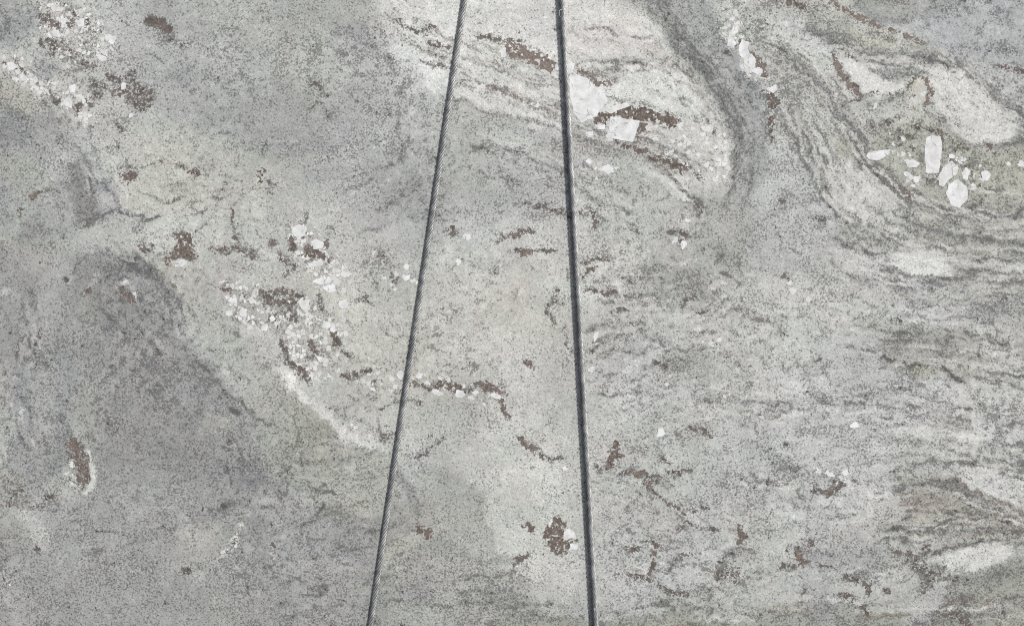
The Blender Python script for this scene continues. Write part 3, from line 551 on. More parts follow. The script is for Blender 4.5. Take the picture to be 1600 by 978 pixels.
for x, y, rx, ry, ro in [
        (540, 428, 7, 6, 0), (536, 476, 8, 7.5, 0), (635, 418, 5, 6, 20), (635, 434, 6, 5, 0), (617, 452, 4, 3, 0), (600, 434, 4, 3, 0), (716, 410, 5, 4, 20), (508, 507, 7, 5.5, 20), (522, 515, 5, 5, 0), (505, 562, 8, 5, 10),
        (718, 616, 9, 7, 0), (775, 618, 10, 6, 10), (655, 588, 6, 5, 0), (626, 586, 5, 8, 0), (680, 612, 6, 4, 0), (925, 577, 6, 5, 0), (931, 526, 4, 7, 30), (1055, 376, 4, 6, 20), (1068, 383, 6, 6.5, 0), (1075, 345, 5, 3, 20), (1069, 311, 4, 4.5, 0),
        (1432, 280, 6, 5, 0), (1417, 272, 6, 4, 10), (1427, 291, 5, 4, 0), (1597, 257, 6, 7, 0), (1335, 664, 8, 6, 10), (1240, 455, 6, 5, 0), (413, 513, 8, 5, -20), (425, 497, 5, 6, 0), (365, 470, 9, 6, 0), (380, 488, 8, 6, 10), (392, 470, 6, 6, 0), (358, 490, 6, 5, 0),
        (883, 732, 5, 4, 0), (1207, 140, 7, 6, 10), (175, 62, 6, 7, 0), (160, 92, 7, 5, 0), (193, 134, 5, 6, 0), (205, 180, 6, 4, 0), (1488, 245, 5, 4, 0), (1504, 250, 5, 4, 20), (1576, 256, 5, 3, 0), (1297, 742, 6, 4, 0), (1320, 738, 5, 6, 20), (112, 724, 4, 6, 0), (730, 370, 8, 6, 20), (1042, 600, 4, 3, 0)]:
    crystals.append(ell(x, y, rx, ry, ro))

micas = [
    [(272, 365), (284, 360), (298, 366), (299, 376), (305, 385), (300, 392), (308, 401), (296, 406), (284, 402), (273, 407), (269, 395), (275, 384), (279, 374)],
    [(259, 404), (265, 402), (265, 414), (260, 412)],
    [(178, 268), (190, 270), (198, 268), (213, 269), (214, 279), (204, 284), (197, 279), (184, 275)],
    [(292, 265), (304, 268), (311, 270), (306, 275), (296, 271)],
    [(402, 276), (405, 268), (414, 265), (411, 274), (409, 284), (404, 284)],
    [(49, 306), (56, 304), (55, 310), (50, 311)],
    [(217, 384), (223, 387), (228, 393), (226, 398), (220, 393)],
    [(366, 372), (374, 364), (376, 374), (370, 376)],
    [(453, 374), (463, 374), (460, 388), (456, 390)], [(474, 400), (481, 388), (488, 392), (502, 396), (512, 394), (506, 402), (490, 404), (478, 404)],
    [(421, 377), (428, 374), (431, 381), (424, 383)], [(505, 379), (511, 378), (511, 384), (506, 384)],
    [(238, 40), (246, 35), (256, 38), (263, 46), (258, 49), (246, 45)],
    [(102, 692), (115, 687), (127, 690), (134, 704), (139, 720), (142, 736), (140, 750), (130, 762), (122, 753), (125, 738), (117, 724), (111, 712), (104, 704)],
    [(651, 820), (660, 820), (673, 829), (675, 838), (669, 843), (661, 835), (652, 834)],
    [(862, 810), (868, 806), (878, 814), (886, 820), (880, 832), (880, 844), (892, 842), (901, 844), (892, 850), (886, 862), (873, 869), (862, 862), (855, 848), (850, 830), (857, 824)],
    [(814, 820), (822, 815), (831, 818), (838, 827), (834, 833), (824, 828), (816, 826)],
    [(963, 688), (968, 697), (965, 705), (975, 712), (966, 717), (957, 725), (951, 735), (943, 734), (947, 718), (950, 705), (957, 697)],
    [(800, 883), (806, 876), (816, 870), (826, 865), (824, 870), (812, 877), (804, 884)],
    [(980, 735), (988, 734), (1000, 739), (1008, 734), (1010, 742), (1002, 746), (988, 741), (981, 742)], [(1048, 736), (1056, 733), (1060, 738), (1052, 741)], [(1018, 748), (1030, 750), (1026, 754), (1010, 758), (1008, 754)],
    [(1155, 820), (1160, 822), (1159, 830), (1165, 838), (1160, 846), (1152, 848), (1156, 836)],
    [(978, 858), (986, 854), (995, 855), (990, 860), (982, 861)], [(1018, 864), (1024, 864), (1024, 882), (1018, 884)], [(1020, 848), (1028, 846), (1028, 853), (1022, 854)],
    [(812, 682), (818, 682), (826, 694), (838, 704), (834, 707), (822, 700), (814, 692)], [(820, 561), (827, 564), (832, 571), (828, 573), (822, 568)],
    [(676, 606), (682, 598), (692, 597), (688, 604), (680, 609)], [(696, 598), (705, 598), (706, 609), (700, 612)], [(712, 600), (717, 602), (722, 610), (714, 608)],
    [(748, 600), (760, 597), (772, 602), (785, 611), (783, 615), (770, 611), (756, 611)], [(776, 624), (785, 622), (788, 632), (785, 642), (780, 630)], [(644, 594), (650, 592), (652, 599), (646, 600)], [(597, 680), (603, 675), (611, 674), (609, 679), (600, 681)],
    [(521, 523), (528, 522), (534, 530), (526, 534), (521, 538)], [(539, 586), (547, 583), (555, 584), (552, 589), (542, 589)], [(482, 533), (488, 536), (492, 546), (488, 548), (484, 540)], [(568, 576), (575, 575), (575, 581), (570, 581)],
    [(469, 572), (475, 572), (474, 580), (470, 579)],
    [(704, 352), (709, 352), (713, 362), (711, 370), (705, 366)], [(800, 367), (807, 362), (816, 363), (812, 369), (802, 371)], [(808, 391), (816, 388), (830, 391), (828, 399), (818, 400), (810, 396)],
    [(938, 458), (944, 456), (950, 460), (944, 464)], [(914, 412), (920, 406), (930, 405), (926, 410), (918, 413)], [(920, 424), (926, 419), (928, 423), (922, 426)], [(1066, 482), (1068, 472), (1078, 465), (1081, 467), (1072, 474), (1069, 483)],
    # red-brown bands round the block crystals
    [(790, 62), (804, 68), (824, 74), (850, 86), (862, 94), (872, 98), (868, 107), (860, 112), (846, 108), (832, 100), (816, 94), (800, 90), (788, 80)],
    [(952, 174), (966, 170), (988, 167), (1008, 169), (1030, 175), (1050, 180), (1064, 190), (1058, 196), (1046, 204), (1040, 194), (1020, 190), (1001, 188), (978, 185), (955, 181)],
    [(936, 178), (946, 174), (952, 180), (950, 190), (946, 196), (938, 192), (930, 190)],
    [(900, 108), (912, 111), (922, 114), (930, 122), (940, 129), (954, 130), (950, 134), (934, 134), (926, 127), (914, 117), (902, 114)],
    [(1001, 190), (1010, 192), (1004, 206), (998, 220), (992, 224), (996, 208)], [(962, 220), (976, 224), (992, 227), (1006, 232), (1014, 238), (1000, 238), (982, 232), (966, 226)],
    [(1012, 246), (1026, 245), (1040, 247), (1056, 254), (1070, 258), (1074, 266), (1064, 270), (1054, 264), (1040, 256), (1022, 252)],
    [(1171, 78), (1178, 80), (1184, 90), (1192, 98), (1198, 110), (1198, 122), (1192, 116), (1182, 100), (1176, 90)],
    [(1200, 150), (1208, 148), (1214, 152), (1218, 160), (1210, 166), (1206, 172), (1200, 168)], [(1201, 186), (1208, 184), (1208, 204), (1204, 210), (1200, 198)],
    [(1302, 96), (1309, 98), (1316, 112), (1328, 130), (1342, 144), (1346, 150), (1336, 149), (1324, 138), (1312, 120)],
    [(1289, -2), (1300, -2), (1322, 13), (1342, 24), (1362, 34), (1384, 42), (1406, 50), (1404, 54), (1384, 48), (1360, 40), (1336, 28), (1314, 16)],
    [(1410, 52), (1428, 57), (1448, 66), (1446, 70), (1430, 64), (1414, 58)], [(1222, 4), (1240, 3), (1262, 10), (1264, 15), (1246, 12), (1228, 8)], [(1560, 103), (1580, 104), (1602, 109), (1602, 116), (1590, 114), (1572, 108)],
    [(1436, 120), (1446, 119), (1452, 126), (1458, 138), (1455, 152), (1449, 162), (1448, 150), (1450, 138), (1444, 128)],
    [(1246, 858), (1252, 862), (1253, 874), (1262, 878), (1258, 882), (1248, 882), (1245, 872)], [(1352, 918), (1361, 918), (1360, 928), (1352, 928)], [(1319, 930), (1328, 928), (1330, 934), (1322, 935)], [(1381, 925), (1388, 920), (1390, 925), (1384, 928)],
    [(1286, 768), (1296, 766), (1304, 760), (1300, 770), (1292, 776)], [(1410, 298), (1416, 296), (1420, 306), (1412, 306)], [(186, 450), (194, 452), (198, 464), (208, 466), (206, 470), (192, 468)],
]
# loose mica grains round every patch
for p in micas:
    DEFER.append((p + [p[0]], 4, None, 4, 1.0, dict(b=0.60, k=0.5)))

# drawn-out veins that follow the folds of the banded stone
fr = np.random.default_rng(77)


def veins(guide, reach, count, shades, wmin=1.2, wmax=4.0, lmin=40, lmax=150, a=0.6, gappy=True):
    G = [np.array(p, float) for p in guide]
    # dense, rounded guide
    for _ in range(3):
        H = [G[0]]
        for i in range(len(G) - 1):
            H += [G[i] * 0.75 + G[i + 1] * 0.25, G[i] * 0.25 + G[i + 1] * 0.75]
        H.append(G[-1])
        G = H
    G = np.array(G)
    seg = np.concatenate([[0], np.cumsum(np.hypot(*np.diff(G, axis=0).T))])
    tan = np.gradient(G, axis=0)
    tan /= np.linalg.norm(tan, axis=1)[:, None] + 1e-9
    nor = np.stack([-tan[:, 1], tan[:, 0]], 1)
    for _ in range(count):
        ln = fr.uniform(lmin, lmax)
        s0 = fr.uniform(-0.2 * ln, seg[-1] - 0.5 * ln)
        o0 = fr.normal(0, 0.5) * reach
        o1 = o0 + fr.normal(0, 5)
        ph, am = fr.uniform(0, 6), fr.uniform(0.5, 3.0)
        pts = []
        for t in np.linspace(0, 1, max(4, int(ln / 12))):
            q = np.clip(s0 + t * ln, 0, seg[-1])
            c = np.array([np.interp(q, seg, G[:, 0]), np.interp(q, seg, G[:, 1])])
            n_ = np.array([np.interp(q, seg, nor[:, 0]), np.interp(q, seg, nor[:, 1])])
            c = c + n_ * (o0 + (o1 - o0) * t + am * math.sin(ph + q * 0.09))
            pts.append((float(c[0]), float(c[1])))
        col, k_, b_ = shades[fr.integers(len(shades))]
        w_ = fr.uniform(wmin, wmax)
        ws = [w_ * (0.35 + 0.65 * math.sin(math.pi * (i + 0.6) / (len(pts) + 0.2))) for i in range(len(pts))]
        kw = dict(k=k_ * 1.15, gappy=gappy)
        if b_:
            kw['b'] = b_
        DEFER.append((pts, ws, col, 2.0, a * fr.uniform(0.6, 1.3), kw))


DKV = ((112, 112, 112), 0.8, 0); OLV_ = ((142, 141, 128), 0.5, 0); RUS = ((138, 122, 114), 0.5, 0.5); LTV = ((208, 208, 205), -0.2, 0); BLV = ((118, 122, 128), 0.7, 0); PKV = ((188, 176, 172), 0.1, 0)
veins([(600, 10), (680, 55), (760, 85), (850, 118), (940, 112), (1030, 98), (1090, 140), (1130, 200)], 42, 70, [DKV, RUS, LTV, LTV, PKV, OLV_], 1.2, 3.6)
veins([(690, 110), (780, 135), (870, 168), (960, 195), (1040, 215), (1110, 250)], 34, 55, [DKV, RUS, RUS, LTV, LTV, OLV_], 1.2, 3.6)
veins([(880, 30), (950, 60), (1020, 60), (1070, 95)], 26, 20, [PKV, LTV, DKV, RUS], 1.2, 3)
veins([(740, 215), (830, 250), (920, 300), (1000, 330)], 40, 24, [DKV, BLV, LTV], 1.4, 4)
veins([(1000, 250), (1060, 290), (1100, 320)], 26, 16, [LTV, RUS, DKV], 1.4, 4, 30, 80)
veins([(1010, -10), (1055, 60), (1105, 120), (1148, 180), (1168, 240), (1155, 310)], 28, 44, [BLV, BLV, DKV, OLV_, ((170, 172, 168), 0.1, 0)], 1.4, 5, 60, 190)
veins([(1180, 30), (1250, 60), (1320, 82), (1390, 95), (1440, 92), (1500, 115), (1545, 165), (1610, 200)], 24, 60, [DKV, BLV, LTV, OLV_, OLV_, RUS], 1.2, 3.4)
veins([(1200, 60), (1250, 95), (1290, 140), (1320, 190), (1350, 245), (1400, 295), (1450, 325), (1530, 340), (1640, 350)], 36, 80, [DKV, OLV_, LTV, DKV, RUS, OLV_], 1.2, 3.6)
veins([(1240, 160), (1270, 230), (1310, 300), (1360, 350), (1430, 385), (1520, 402), (1640, 405)], 34, 75, [DKV, OLV_, LTV, LTV, DKV, OLV_], 1.2, 4)
veins([(1330, 60), (1390, 75), (1450, 80)], 18, 18, [OLV_, LTV, ((186, 186, 168), 0.1, 0)], 1.5, 4, 30, 90)
veins([(1460, 110), (1480, 170), (1520, 215), (1570, 225), (1610, 205)], 14, 22, [OLV_, DKV, LTV, BLV], 1.2, 3, 30, 110)
veins([(1290, 400), (1380, 440), (1470, 450), (1560, 440), (1640, 450)], 30, 60, [DKV, LTV, LTV, OLV_, BLV], 1.2, 4)
veins([(1280, 500), (1390, 520), (1500, 540), (1640, 560)], 46, 60, [DKV, LTV, LTV, OLV_, OLV_], 1.2, 4)
veins([(1200, 640), (1330, 625), (1450, 640), (1540, 660), (1640, 640)], 40, 80, [DKV, LTV, LTV, DKV, BLV], 1.2, 3.4, 30, 110)
veins([(1330, 700), (1430, 700), (1520, 705), (1640, 715)], 30, 50, [DKV, LTV, OLV_, OLV_, LTV], 1.2, 4)
veins([(1370, 770), (1450, 755), (1530, 780), (1640, 830)], 30, 60, [DKV, LTV, RUS, OLV_, OLV_], 1.2, 3.6)
veins([(1370, 830), (1450, 835), (1530, 815), (1640, 830)], 24, 46, [DKV, LTV, LTV, RUS, OLV_], 1.2, 3.6)
veins([(1430, 900), (1500, 880), (1580, 860), (1640, 855)], 30, 40, [DKV, LTV, BLV, OLV_], 1.2, 4)
veins([(1180, 930), (1260, 935), (1350, 950), (1450, 945), (1640, 950)], 26, 40, [OLV_, DKV, LTV, RUS], 1.4, 4)
veins([(780, 960), (870, 962), (960, 955), (1040, 945), (1180, 962)], 18, 30, [OLV_, DKV, LTV], 1.4, 4)
veins([(920, 460), (1000, 470), (1080, 470), (1170, 440)], 34, 40, [DKV, RUS, LTV, LTV, OLV_], 1.2, 3.4, 20, 80)
veins([(900, 560), (990, 525), (1080, 540), (1180, 520)], 44, 46, [DKV, RUS, LTV, LTV, OLV_], 1.2, 3, 20, 80)
veins([(940, 640), (1040, 610), (1130, 620), (1240, 640)], 44, 40, [DKV, LTV, LTV, OLV_], 1.2, 3, 20, 80)
veins([(900, 740), (1000, 740), (1080, 800), (1200, 820)], 60, 46, [DKV, RUS, LTV, LTV], 1.2, 3, 15, 60)
veins([(980, 860), (1050, 890), (1130, 900), (1240, 880)], 50, 46, [DKV, RUS, LTV], 1.2, 3, 15, 60)
veins([(20, 430), (60, 520), (30, 600), (60, 700)], 40, 22, [DKV, LTV, BLV], 1.6, 5, 40, 120)
veins([(20, 100), (80, 150), (130, 220), (170, 330)], 30, 26, [BLV, LTV, LTV, DKV], 1.4, 4, 30, 90)
veins([(150, 400), (250, 520), (350, 640), (420, 760)], 60, 36, [DKV, BLV, ((172, 172, 168), 0.1, 0)], 1.6, 6, 30, 110)
veins([(60, 850), (200, 830), (330, 800), (420, 780)], 80, 40, [DKV, BLV, ((176, 176, 173), 0.1, 0), ((178, 178, 174), 0.1, 0)], 1.6, 5, 30, 110)
veins([(400, 880), (500, 850), (600, 830), (690, 800)], 60, 40, [DKV, OLV_, ((178, 178, 172), 0.1, 0)], 1.4, 5, 30, 110)
veins([(420, 720), (480, 740), (560, 740), (620, 730)], 40, 26, [DKV, OLV_, ((180, 180, 174), 0.1, 0)], 1.4, 5, 25, 90)
veins([(420, 960), (560, 930), (700, 920), (820, 910)], 40, 36, [DKV, OLV_, BLV, ((176, 176, 172), 0.1, 0)], 1.6, 5, 40, 120)
veins([(220, 280), (320, 300), (400, 280), (480, 240)], 40, 26, [DKV, LTV, RUS], 1.2, 4, 25, 80)
veins([(540, 330), (640, 280), (700, 230)], 60, 22, [BLV, LTV, DKV], 1.4, 5, 25, 80)

# long unbroken bands in the tightest folds
LONG = [LTV, LTV, DKV, BLV, OLV_, ((206, 200, 198), 0.0, 0)]
veins([(1180, 30), (1250, 60), (1320, 82), (1390, 97), (1440, 94), (1500, 115), (1545, 165), (1610, 205)], 26, 26, LONG, 1.6, 4.6, 110, 280, 0.62, False)
veins([(1200, 60), (1250, 95), (1290, 140), (1320, 190), (1350, 245), (1400, 295), (1450, 325), (1530, 340), (1640, 350)], 34, 34, LONG, 1.6, 5, 120, 320, 0.62, False)
veins([(1240, 160), (1270, 230), (1310, 300), (1360, 350), (1430, 385), (1520, 402), (1640, 405)], 32, 30, LONG, 1.6, 5, 120, 300, 0.62, False)
veins([(1290, 400), (1380, 440), (1470, 450), (1560, 440), (1640, 450)], 28, 16, LONG, 1.6, 5, 90, 220, 0.6, False)
veins([(1380, 670), (1450, 672), (1520, 700), (1640, 715)], 28, 18, LONG, 1.6, 5, 80, 220, 0.6, False)
veins([(1370, 775), (1450, 755), (1530, 782), (1640, 835)], 26, 20, LONG + [RUS], 1.6, 4.6, 80, 220, 0.6, False)
veins([(1370, 835), (1450, 838), (1530, 818), (1640, 830)], 22, 16, LONG + [RUS], 1.6, 4.6, 80, 220, 0.6, False)
veins([(1440, 560), (1520, 570), (1640, 590)], 26, 14, LONG, 1.6, 4.6, 60, 180, 0.6, False)
veins([(610, 20), (690, 60), (770, 88), (850, 118), (940, 112), (1030, 98), (1090, 140), (1130, 200)], 40, 24, [LTV, LTV, RUS, DKV, PKV], 1.4, 4, 90, 240, 0.6, False)
veins([(700, 115), (790, 138), (880, 172), (960, 198), (1040, 220), (1110, 255)], 30, 20, [LTV, LTV, RUS, DKV], 1.4, 4, 90, 220, 0.6, False)
veins([(1010, -10), (1055, 60), (1105, 120), (1148, 180), (1168, 240), (1150, 330)], 26, 16, [BLV, DKV, ((176, 178, 174), 0.1, 0)], 1.6, 5, 120, 280, 0.55, False)
veins([(160, 400), (255, 440), (290, 530), (350, 600), (430, 660)], 26, 12, [BLV, ((182, 182, 176), 0.0, 0), OLV_], 2, 6, 90, 220, 0.5, False)

for gd in ([(920, 460), (1010, 470), (1090, 470), (1180, 440)], [(900, 560), (990, 528), (1080, 540), (1180, 520)], [(940, 640), (1040, 612), (1130, 620), (1240, 640)],
           [(1180, 480), (1280, 500), (1400, 500), (1520, 490)], [(1200, 600), (1300, 600), (1420, 610), (1620, 620)], [(1160, 700), (1300, 690), (1400, 700), (1480, 690)], [(1180, 790), (1280, 780), (1370, 790), (1420, 790)], [(1160, 860), (1260, 900), (1360, 890), (1440, 870)]):
    veins(gd, 50, 26, [LTV, LTV, LTV, DKV], 1.4, 4.2, 20, 90, 0.65)
LAST_VEIN = DEFER[-1][:2]

# fine dark hairlines in the banded stone
for pts in [[(915, 44), (928, 46)], [(932, 44), (945, 46), (955, 50), (965, 54)], [(868, 16), (864, 26)], [(862, 46), (878, 44)], [(975, 96), (1000, 98), (1020, 102)], [(890, 150), (905, 135), (915, 128)], [(1055, 104), (1080, 124)],
            [(930, 280), (945, 276)], [(905, 520), (930, 515)], [(1200, 655), (1225, 645), (1236, 638)], [(1345, 616), (1358, 614)], [(1320, 634), (1350, 630)], [(1490, 640), (1515, 642)], [(1430, 600), (1445, 605)], [(1375, 650), (1400, 652)], [(1250, 930), (1256, 918)], [(1245, 942), (1265, 938)],
            [(1420, 800), (1436, 796)], [(1405, 812), (1430, 806)], [(1400, 330), (1425, 322)], [(1560, 360), (1600, 352)], [(1480, 356), (1500, 352)], [(1520, 354), (1540, 356)], [(1545, 440), (1600, 440)], [(1558, 735), (1600, 752)], [(590, 655), (600, 690)], [(885, 420), (890, 436)], [(1420, 470), (1430, 478)], [(1230, 385), (1250, 398)], [(700, 62), (715, 60)]]:
    line(pts, 2.4, (112, 108, 106), 2, 0.75, k=0.8)

# mottling of the whole stone: cloudy at the left, drawn out along the flow at the right
cloud = fbm(GX, GY, 90, 31, 5, 0.6)
fine = fbm(GX, GY, 16, 51, 3, 0.7)
v = GY + 0.16 * GX + 40 * vnoise(GX, GY, 260, 71) + 10 * vnoise(GX, GY, 70, 72)
u = GX - 0.16 * GY
streak = fbm(u * 0.36 + 30 * vnoise(GX, GY, 90, 77), v + 14 * vnoise(GX, GY, 38, 78), 17, 81, 4, 0.7)
near_ = vnoise(GX, GY, 20, 79)
wr = sstep(880, 1250, GX + 0.25 * (GY - 480))
up = sstep(690, 760, GX) * sstep(330, 220, GY)
wr = np.maximum(wr, 0.7 * up)
mot = (1 - wr) * (0.046 * cloud + 0.022 * fine) + wr * (0.020 * cloud + 0.026 * streak + 0.024 * fine)
RGB *= (1 + mot)[..., None]
K += (1 - wr) * (0.12 * cloud + 0.16 * fine) + wr * (0.06 * cloud - 0.24 * streak + 0.14 * fine)
hue = fbm(GX, GY, 50, 91, 3, 0.6)
RGB[..., 0] *= 1 + 0.010 * hue
RGB[..., 1] *= 1 - 0.004 * hue
hue2 = fbm(GX, GY, 120, 97, 3, 0.5)
RGB[..., 2] *= 1 - 0.014 * hue2

# grains of one colour stray into the next: every boundary is broken up at the size of a grain
jr = np.random.default_rng(5)


def roughen(sig, drift, size, seed):
    jx = np.clip(GX + jr.normal(0, 1, GX.shape) * sig + drift * vnoise(GX, GY, size, seed), X0, X1)
    jy = np.clip(GY + jr.normal(0, 1, GX.shape) * sig + drift * vnoise(GX, GY, size, seed + 1), Y0, Y1)
    return np.clip(np.rint((jy - Y0) / STEP).astype(np.int32), 0, NY - 1), np.clip(np.rint((jx - X0) / STEP).astype(np.int32), 0, NX - 1)


jj, ji = roughen(1.3 + 1.3 * np.clip(vnoise(GX, GY, 60, 43) + 0.4, 0, 1), 5, 10, 41)
RGB = RGB[jj, ji]
K = 0.5 * K + 0.5 * K[jj, ji]
W = W[jj, ji]
lum = RGB.mean(-1, keepdims=True)
RGB *= np.where(lum < 180, 180 + (lum - 180) * 0.86, lum) / lum
LATE.append(1)
GAPS = 0.15 + 0.85 * sstep(-0.6, 0.1, fbm(GX, GY, 13, 211, 2, 0.8))
WX = GX + 3.2 * fbm(GX, GY, 22, 101, 3, 0.7)
WY = GY + 3.2 * fbm(GX, GY, 22, 109, 3, 0.7)
for pts, width, col, f, a, kw in DEFER:
    line(pts, width, col, f, a, **kw)
    if (pts, width) == LAST_VEIN:
        # the white lobes and lenses stand clean between the veins
        area([(1450, 98), (1500, 108), (1528, 124), (1545, 150), (1568, 178), (1592, 194), (1584, 214), (1552, 227), (1512, 222), (1488, 198), (1470, 168), (1460, 130)], (207, 206, 204), 4, 0.52, k=0.02)
        area([(1316, 86), (1332, 93), (1360, 109), (1388, 125), (1402, 133), (1418, 128), (1408, 142), (1375, 147), (1346, 144), (1333, 128)], (209, 208, 207), 3.5, 0.8, k=-0.15)
        area([(1034, 208), (1070, 197), (1110, 212), (1140, 216), (1142, 258), (1120, 283), (1080, 263), (1044, 240)], (208, 207, 206), 6, 0.4, k=0.1)
        area([(1390, 404), (1432, 394), (1478, 406), (1488, 424), (1462, 432), (1402, 426)], (211, 211, 208), 4, 0.65, k=-0.05)
        area([(1464, 872), (1500, 859), (1552, 849), (1582, 857), (1570, 881), (1530, 891), (1482, 887)], (209, 209, 207), 4, 0.6, k=0.05)
        area([(1484, 682), (1510, 671), (1552, 669), (1556, 681), (1530, 691), (1500, 689)], (208, 208, 206), 4, 0.6, k=0.05)
        area([(1304, 250), (1340, 266), (1396, 312), (1404, 332), (1332, 346), (1296, 318), (1290, 272)], (203, 200, 197), 8, 0.4, k=0.05)
        area([(900, 40), (960, 45), (1020, 62), (1030, 80), (960, 88), (890, 84)], (208, 204, 203), 8, 0.55, k=0.0)
        area([(1198, 22), (1236, 32), (1280, 62), (1300, 78), (1250, 74), (1204, 52)], (203, 204, 203), 6, 0.55, k=0.05)
jj, ji = roughen(0.95, 2.6, 7, 61)
RGB = RGB[jj, ji]
B = B[jj, ji]
lum = RGB.mean(-1, keepdims=True)
RGB = lum + (RGB - lum) * np.where(RGB[..., 2:3] > RGB[..., 0:1], 0.42, 0.70)

# wandering trails of dark flakes and knots of coarser grain through the whole stone
rx_ = GX + 14 * vnoise(GX, GY, 40, 121) + 6 * vnoise(GX, GY, 14, 122)
ry_ = GY + 14 * vnoise(GX, GY, 40, 123) + 6 * vnoise(GX, GY, 14, 124)
r1 = 1 - np.abs(fbm(rx_, ry_, 70, 131, 2, 0.5))
r2 = 1 - np.abs(fbm((u + 8 * near_) * 0.45, v + 12 * vnoise(GX, GY, 30, 125), 26, 141, 2, 0.5))
gate = sstep(0.05, 0.7, fbm(GX, GY, 75, 151, 3, 0.6))
trail = (1 - 0.7 * wr) * sstep(0.90, 1.0, r1) + wr * sstep(0.86, 1.0, r2)
clean = 1 - 0.85 * sstep(186, 204, lum[..., 0])
K += 0.80 * clean * trail * gate * sstep(-0.4, 0.3, fbm(GX, GY, 14, 161, 2, 0.6))
knots = fbm(GX, GY, 26, 171, 3, 0.75)
K += 0.16 * clean * sstep(0.35, 0.9, knots) - 0.16 * sstep(0.2, 0.9, -knots)
K -= 0.12 * (1 - clean)
RGB *= np.array((0.988, 1.001, 0.990), np.float32)
RGB *= (1 + 0.030 * sstep(0.3, 0.9, -knots) * (1 - wr * 0.3))[..., None]
bgate = sstep(0.35, 0.9, fbm(GX, GY, 60, 181, 3, 0.6)) * (1 - sstep(350, 200, GX) * 0.7)
B = np.maximum(B, 0.52 * trail * bgate)
# grain by grain brightness
g5 = vnoise(GX + 2 * jr.normal(0, 1, GX.shape), GY, 6.5, 191)
g9 = fbm(GX, GY, 9, 195, 2, 0.8)
size_ = np.clip(0.55 + 0.9 * vnoise(GX, GY, 110, 199) + 0.5 * vnoise(GX, GY, 34, 198), 0.05, 1.3)
K += size_ * (0.34 * g5 + 0.20 * g9) * (0.35 + 0.65 * clean)
RGB *= (1 - 0.022 * size_ * (g5 + g9))[..., None]
RGB *= (1 + 0.034 * jr.normal(0, 1, GX.shape))[..., None]
K += 0.10 * jr.normal(0, 1, GX.shape)

# ------------------------------------------------------------------ materials
def new_mat(name):
    m = bpy.data.materials.new(name)
    m.use_nodes = True
    nt = m.node_tree
    return m, nt, nt.nodes['Principled BSDF']


class N:
    """short hand for building node trees"""
    def __init__(s, nt):
        s.nt = nt

    def node(s, t, **kw):
        n = s.nt.nodes.new(t)
        for k, v in kw.items():
            setattr(n, k, v)
        return n

    def set(s, sock, v):
        if isinstance(v, bpy.types.NodeSocket):
            s.nt.links.new(v, sock)
        else:
            sock.default_value = v

    def math(s, op, a, b=0.0, c=None, clamp=False):
        n = s.node('ShaderNodeMath', operation=op, use_clamp=clamp)
        s.set(n.inputs[0], a); s.set(n.inputs[1], b)
        if c is not None:
            s.set(n.inputs[2], c)
        return n.outputs[0]

    def step(s, x, lo, hi):
        n = s.node('ShaderNodeMapRange', interpolation_type='SMOOTHSTEP')
        s.set(n.inputs[0], x); s.set(n.inputs[1], lo); s.set(n.inputs[2], hi)
        return n.outputs[0]

    def mix(s, f, a, b, mode='MIX'):
        n = s.node('ShaderNodeMix', data_type='RGBA', blend_type=mode)
        s.set(n.inputs[0], f); s.set(n.inputs[6], a); s.set(n.inputs[7], b)
        return n.outputs[2]

    def noise(s, vec, scale, detail=2.0, rough=0.5, dist=0.0):
        n = s.node('ShaderNodeTexNoise')
        s.set(n.inputs['Vector'], vec)
        n.inputs['Scale'].default_value = scale
        n.inputs['Detail'].default_value = detail
        n.inputs['Roughness'].default_value = rough
        n.inputs['Distortion'].default_value = dist
        return n

    def voro(s, vec, scale, feature='F1'):
        n = s.node('ShaderNodeTexVoronoi', feature=feature)
        s.set(n.inputs['Vector'], vec)
        n.inputs['Scale'].default_value = scale
        return n


def lin(c):
    return tuple((x / 255 / 12.92 if x / 255 <= 0.04045 else ((x / 255 + 0.055) / 1.055) ** 2.4) for x in c) + (1.0,)


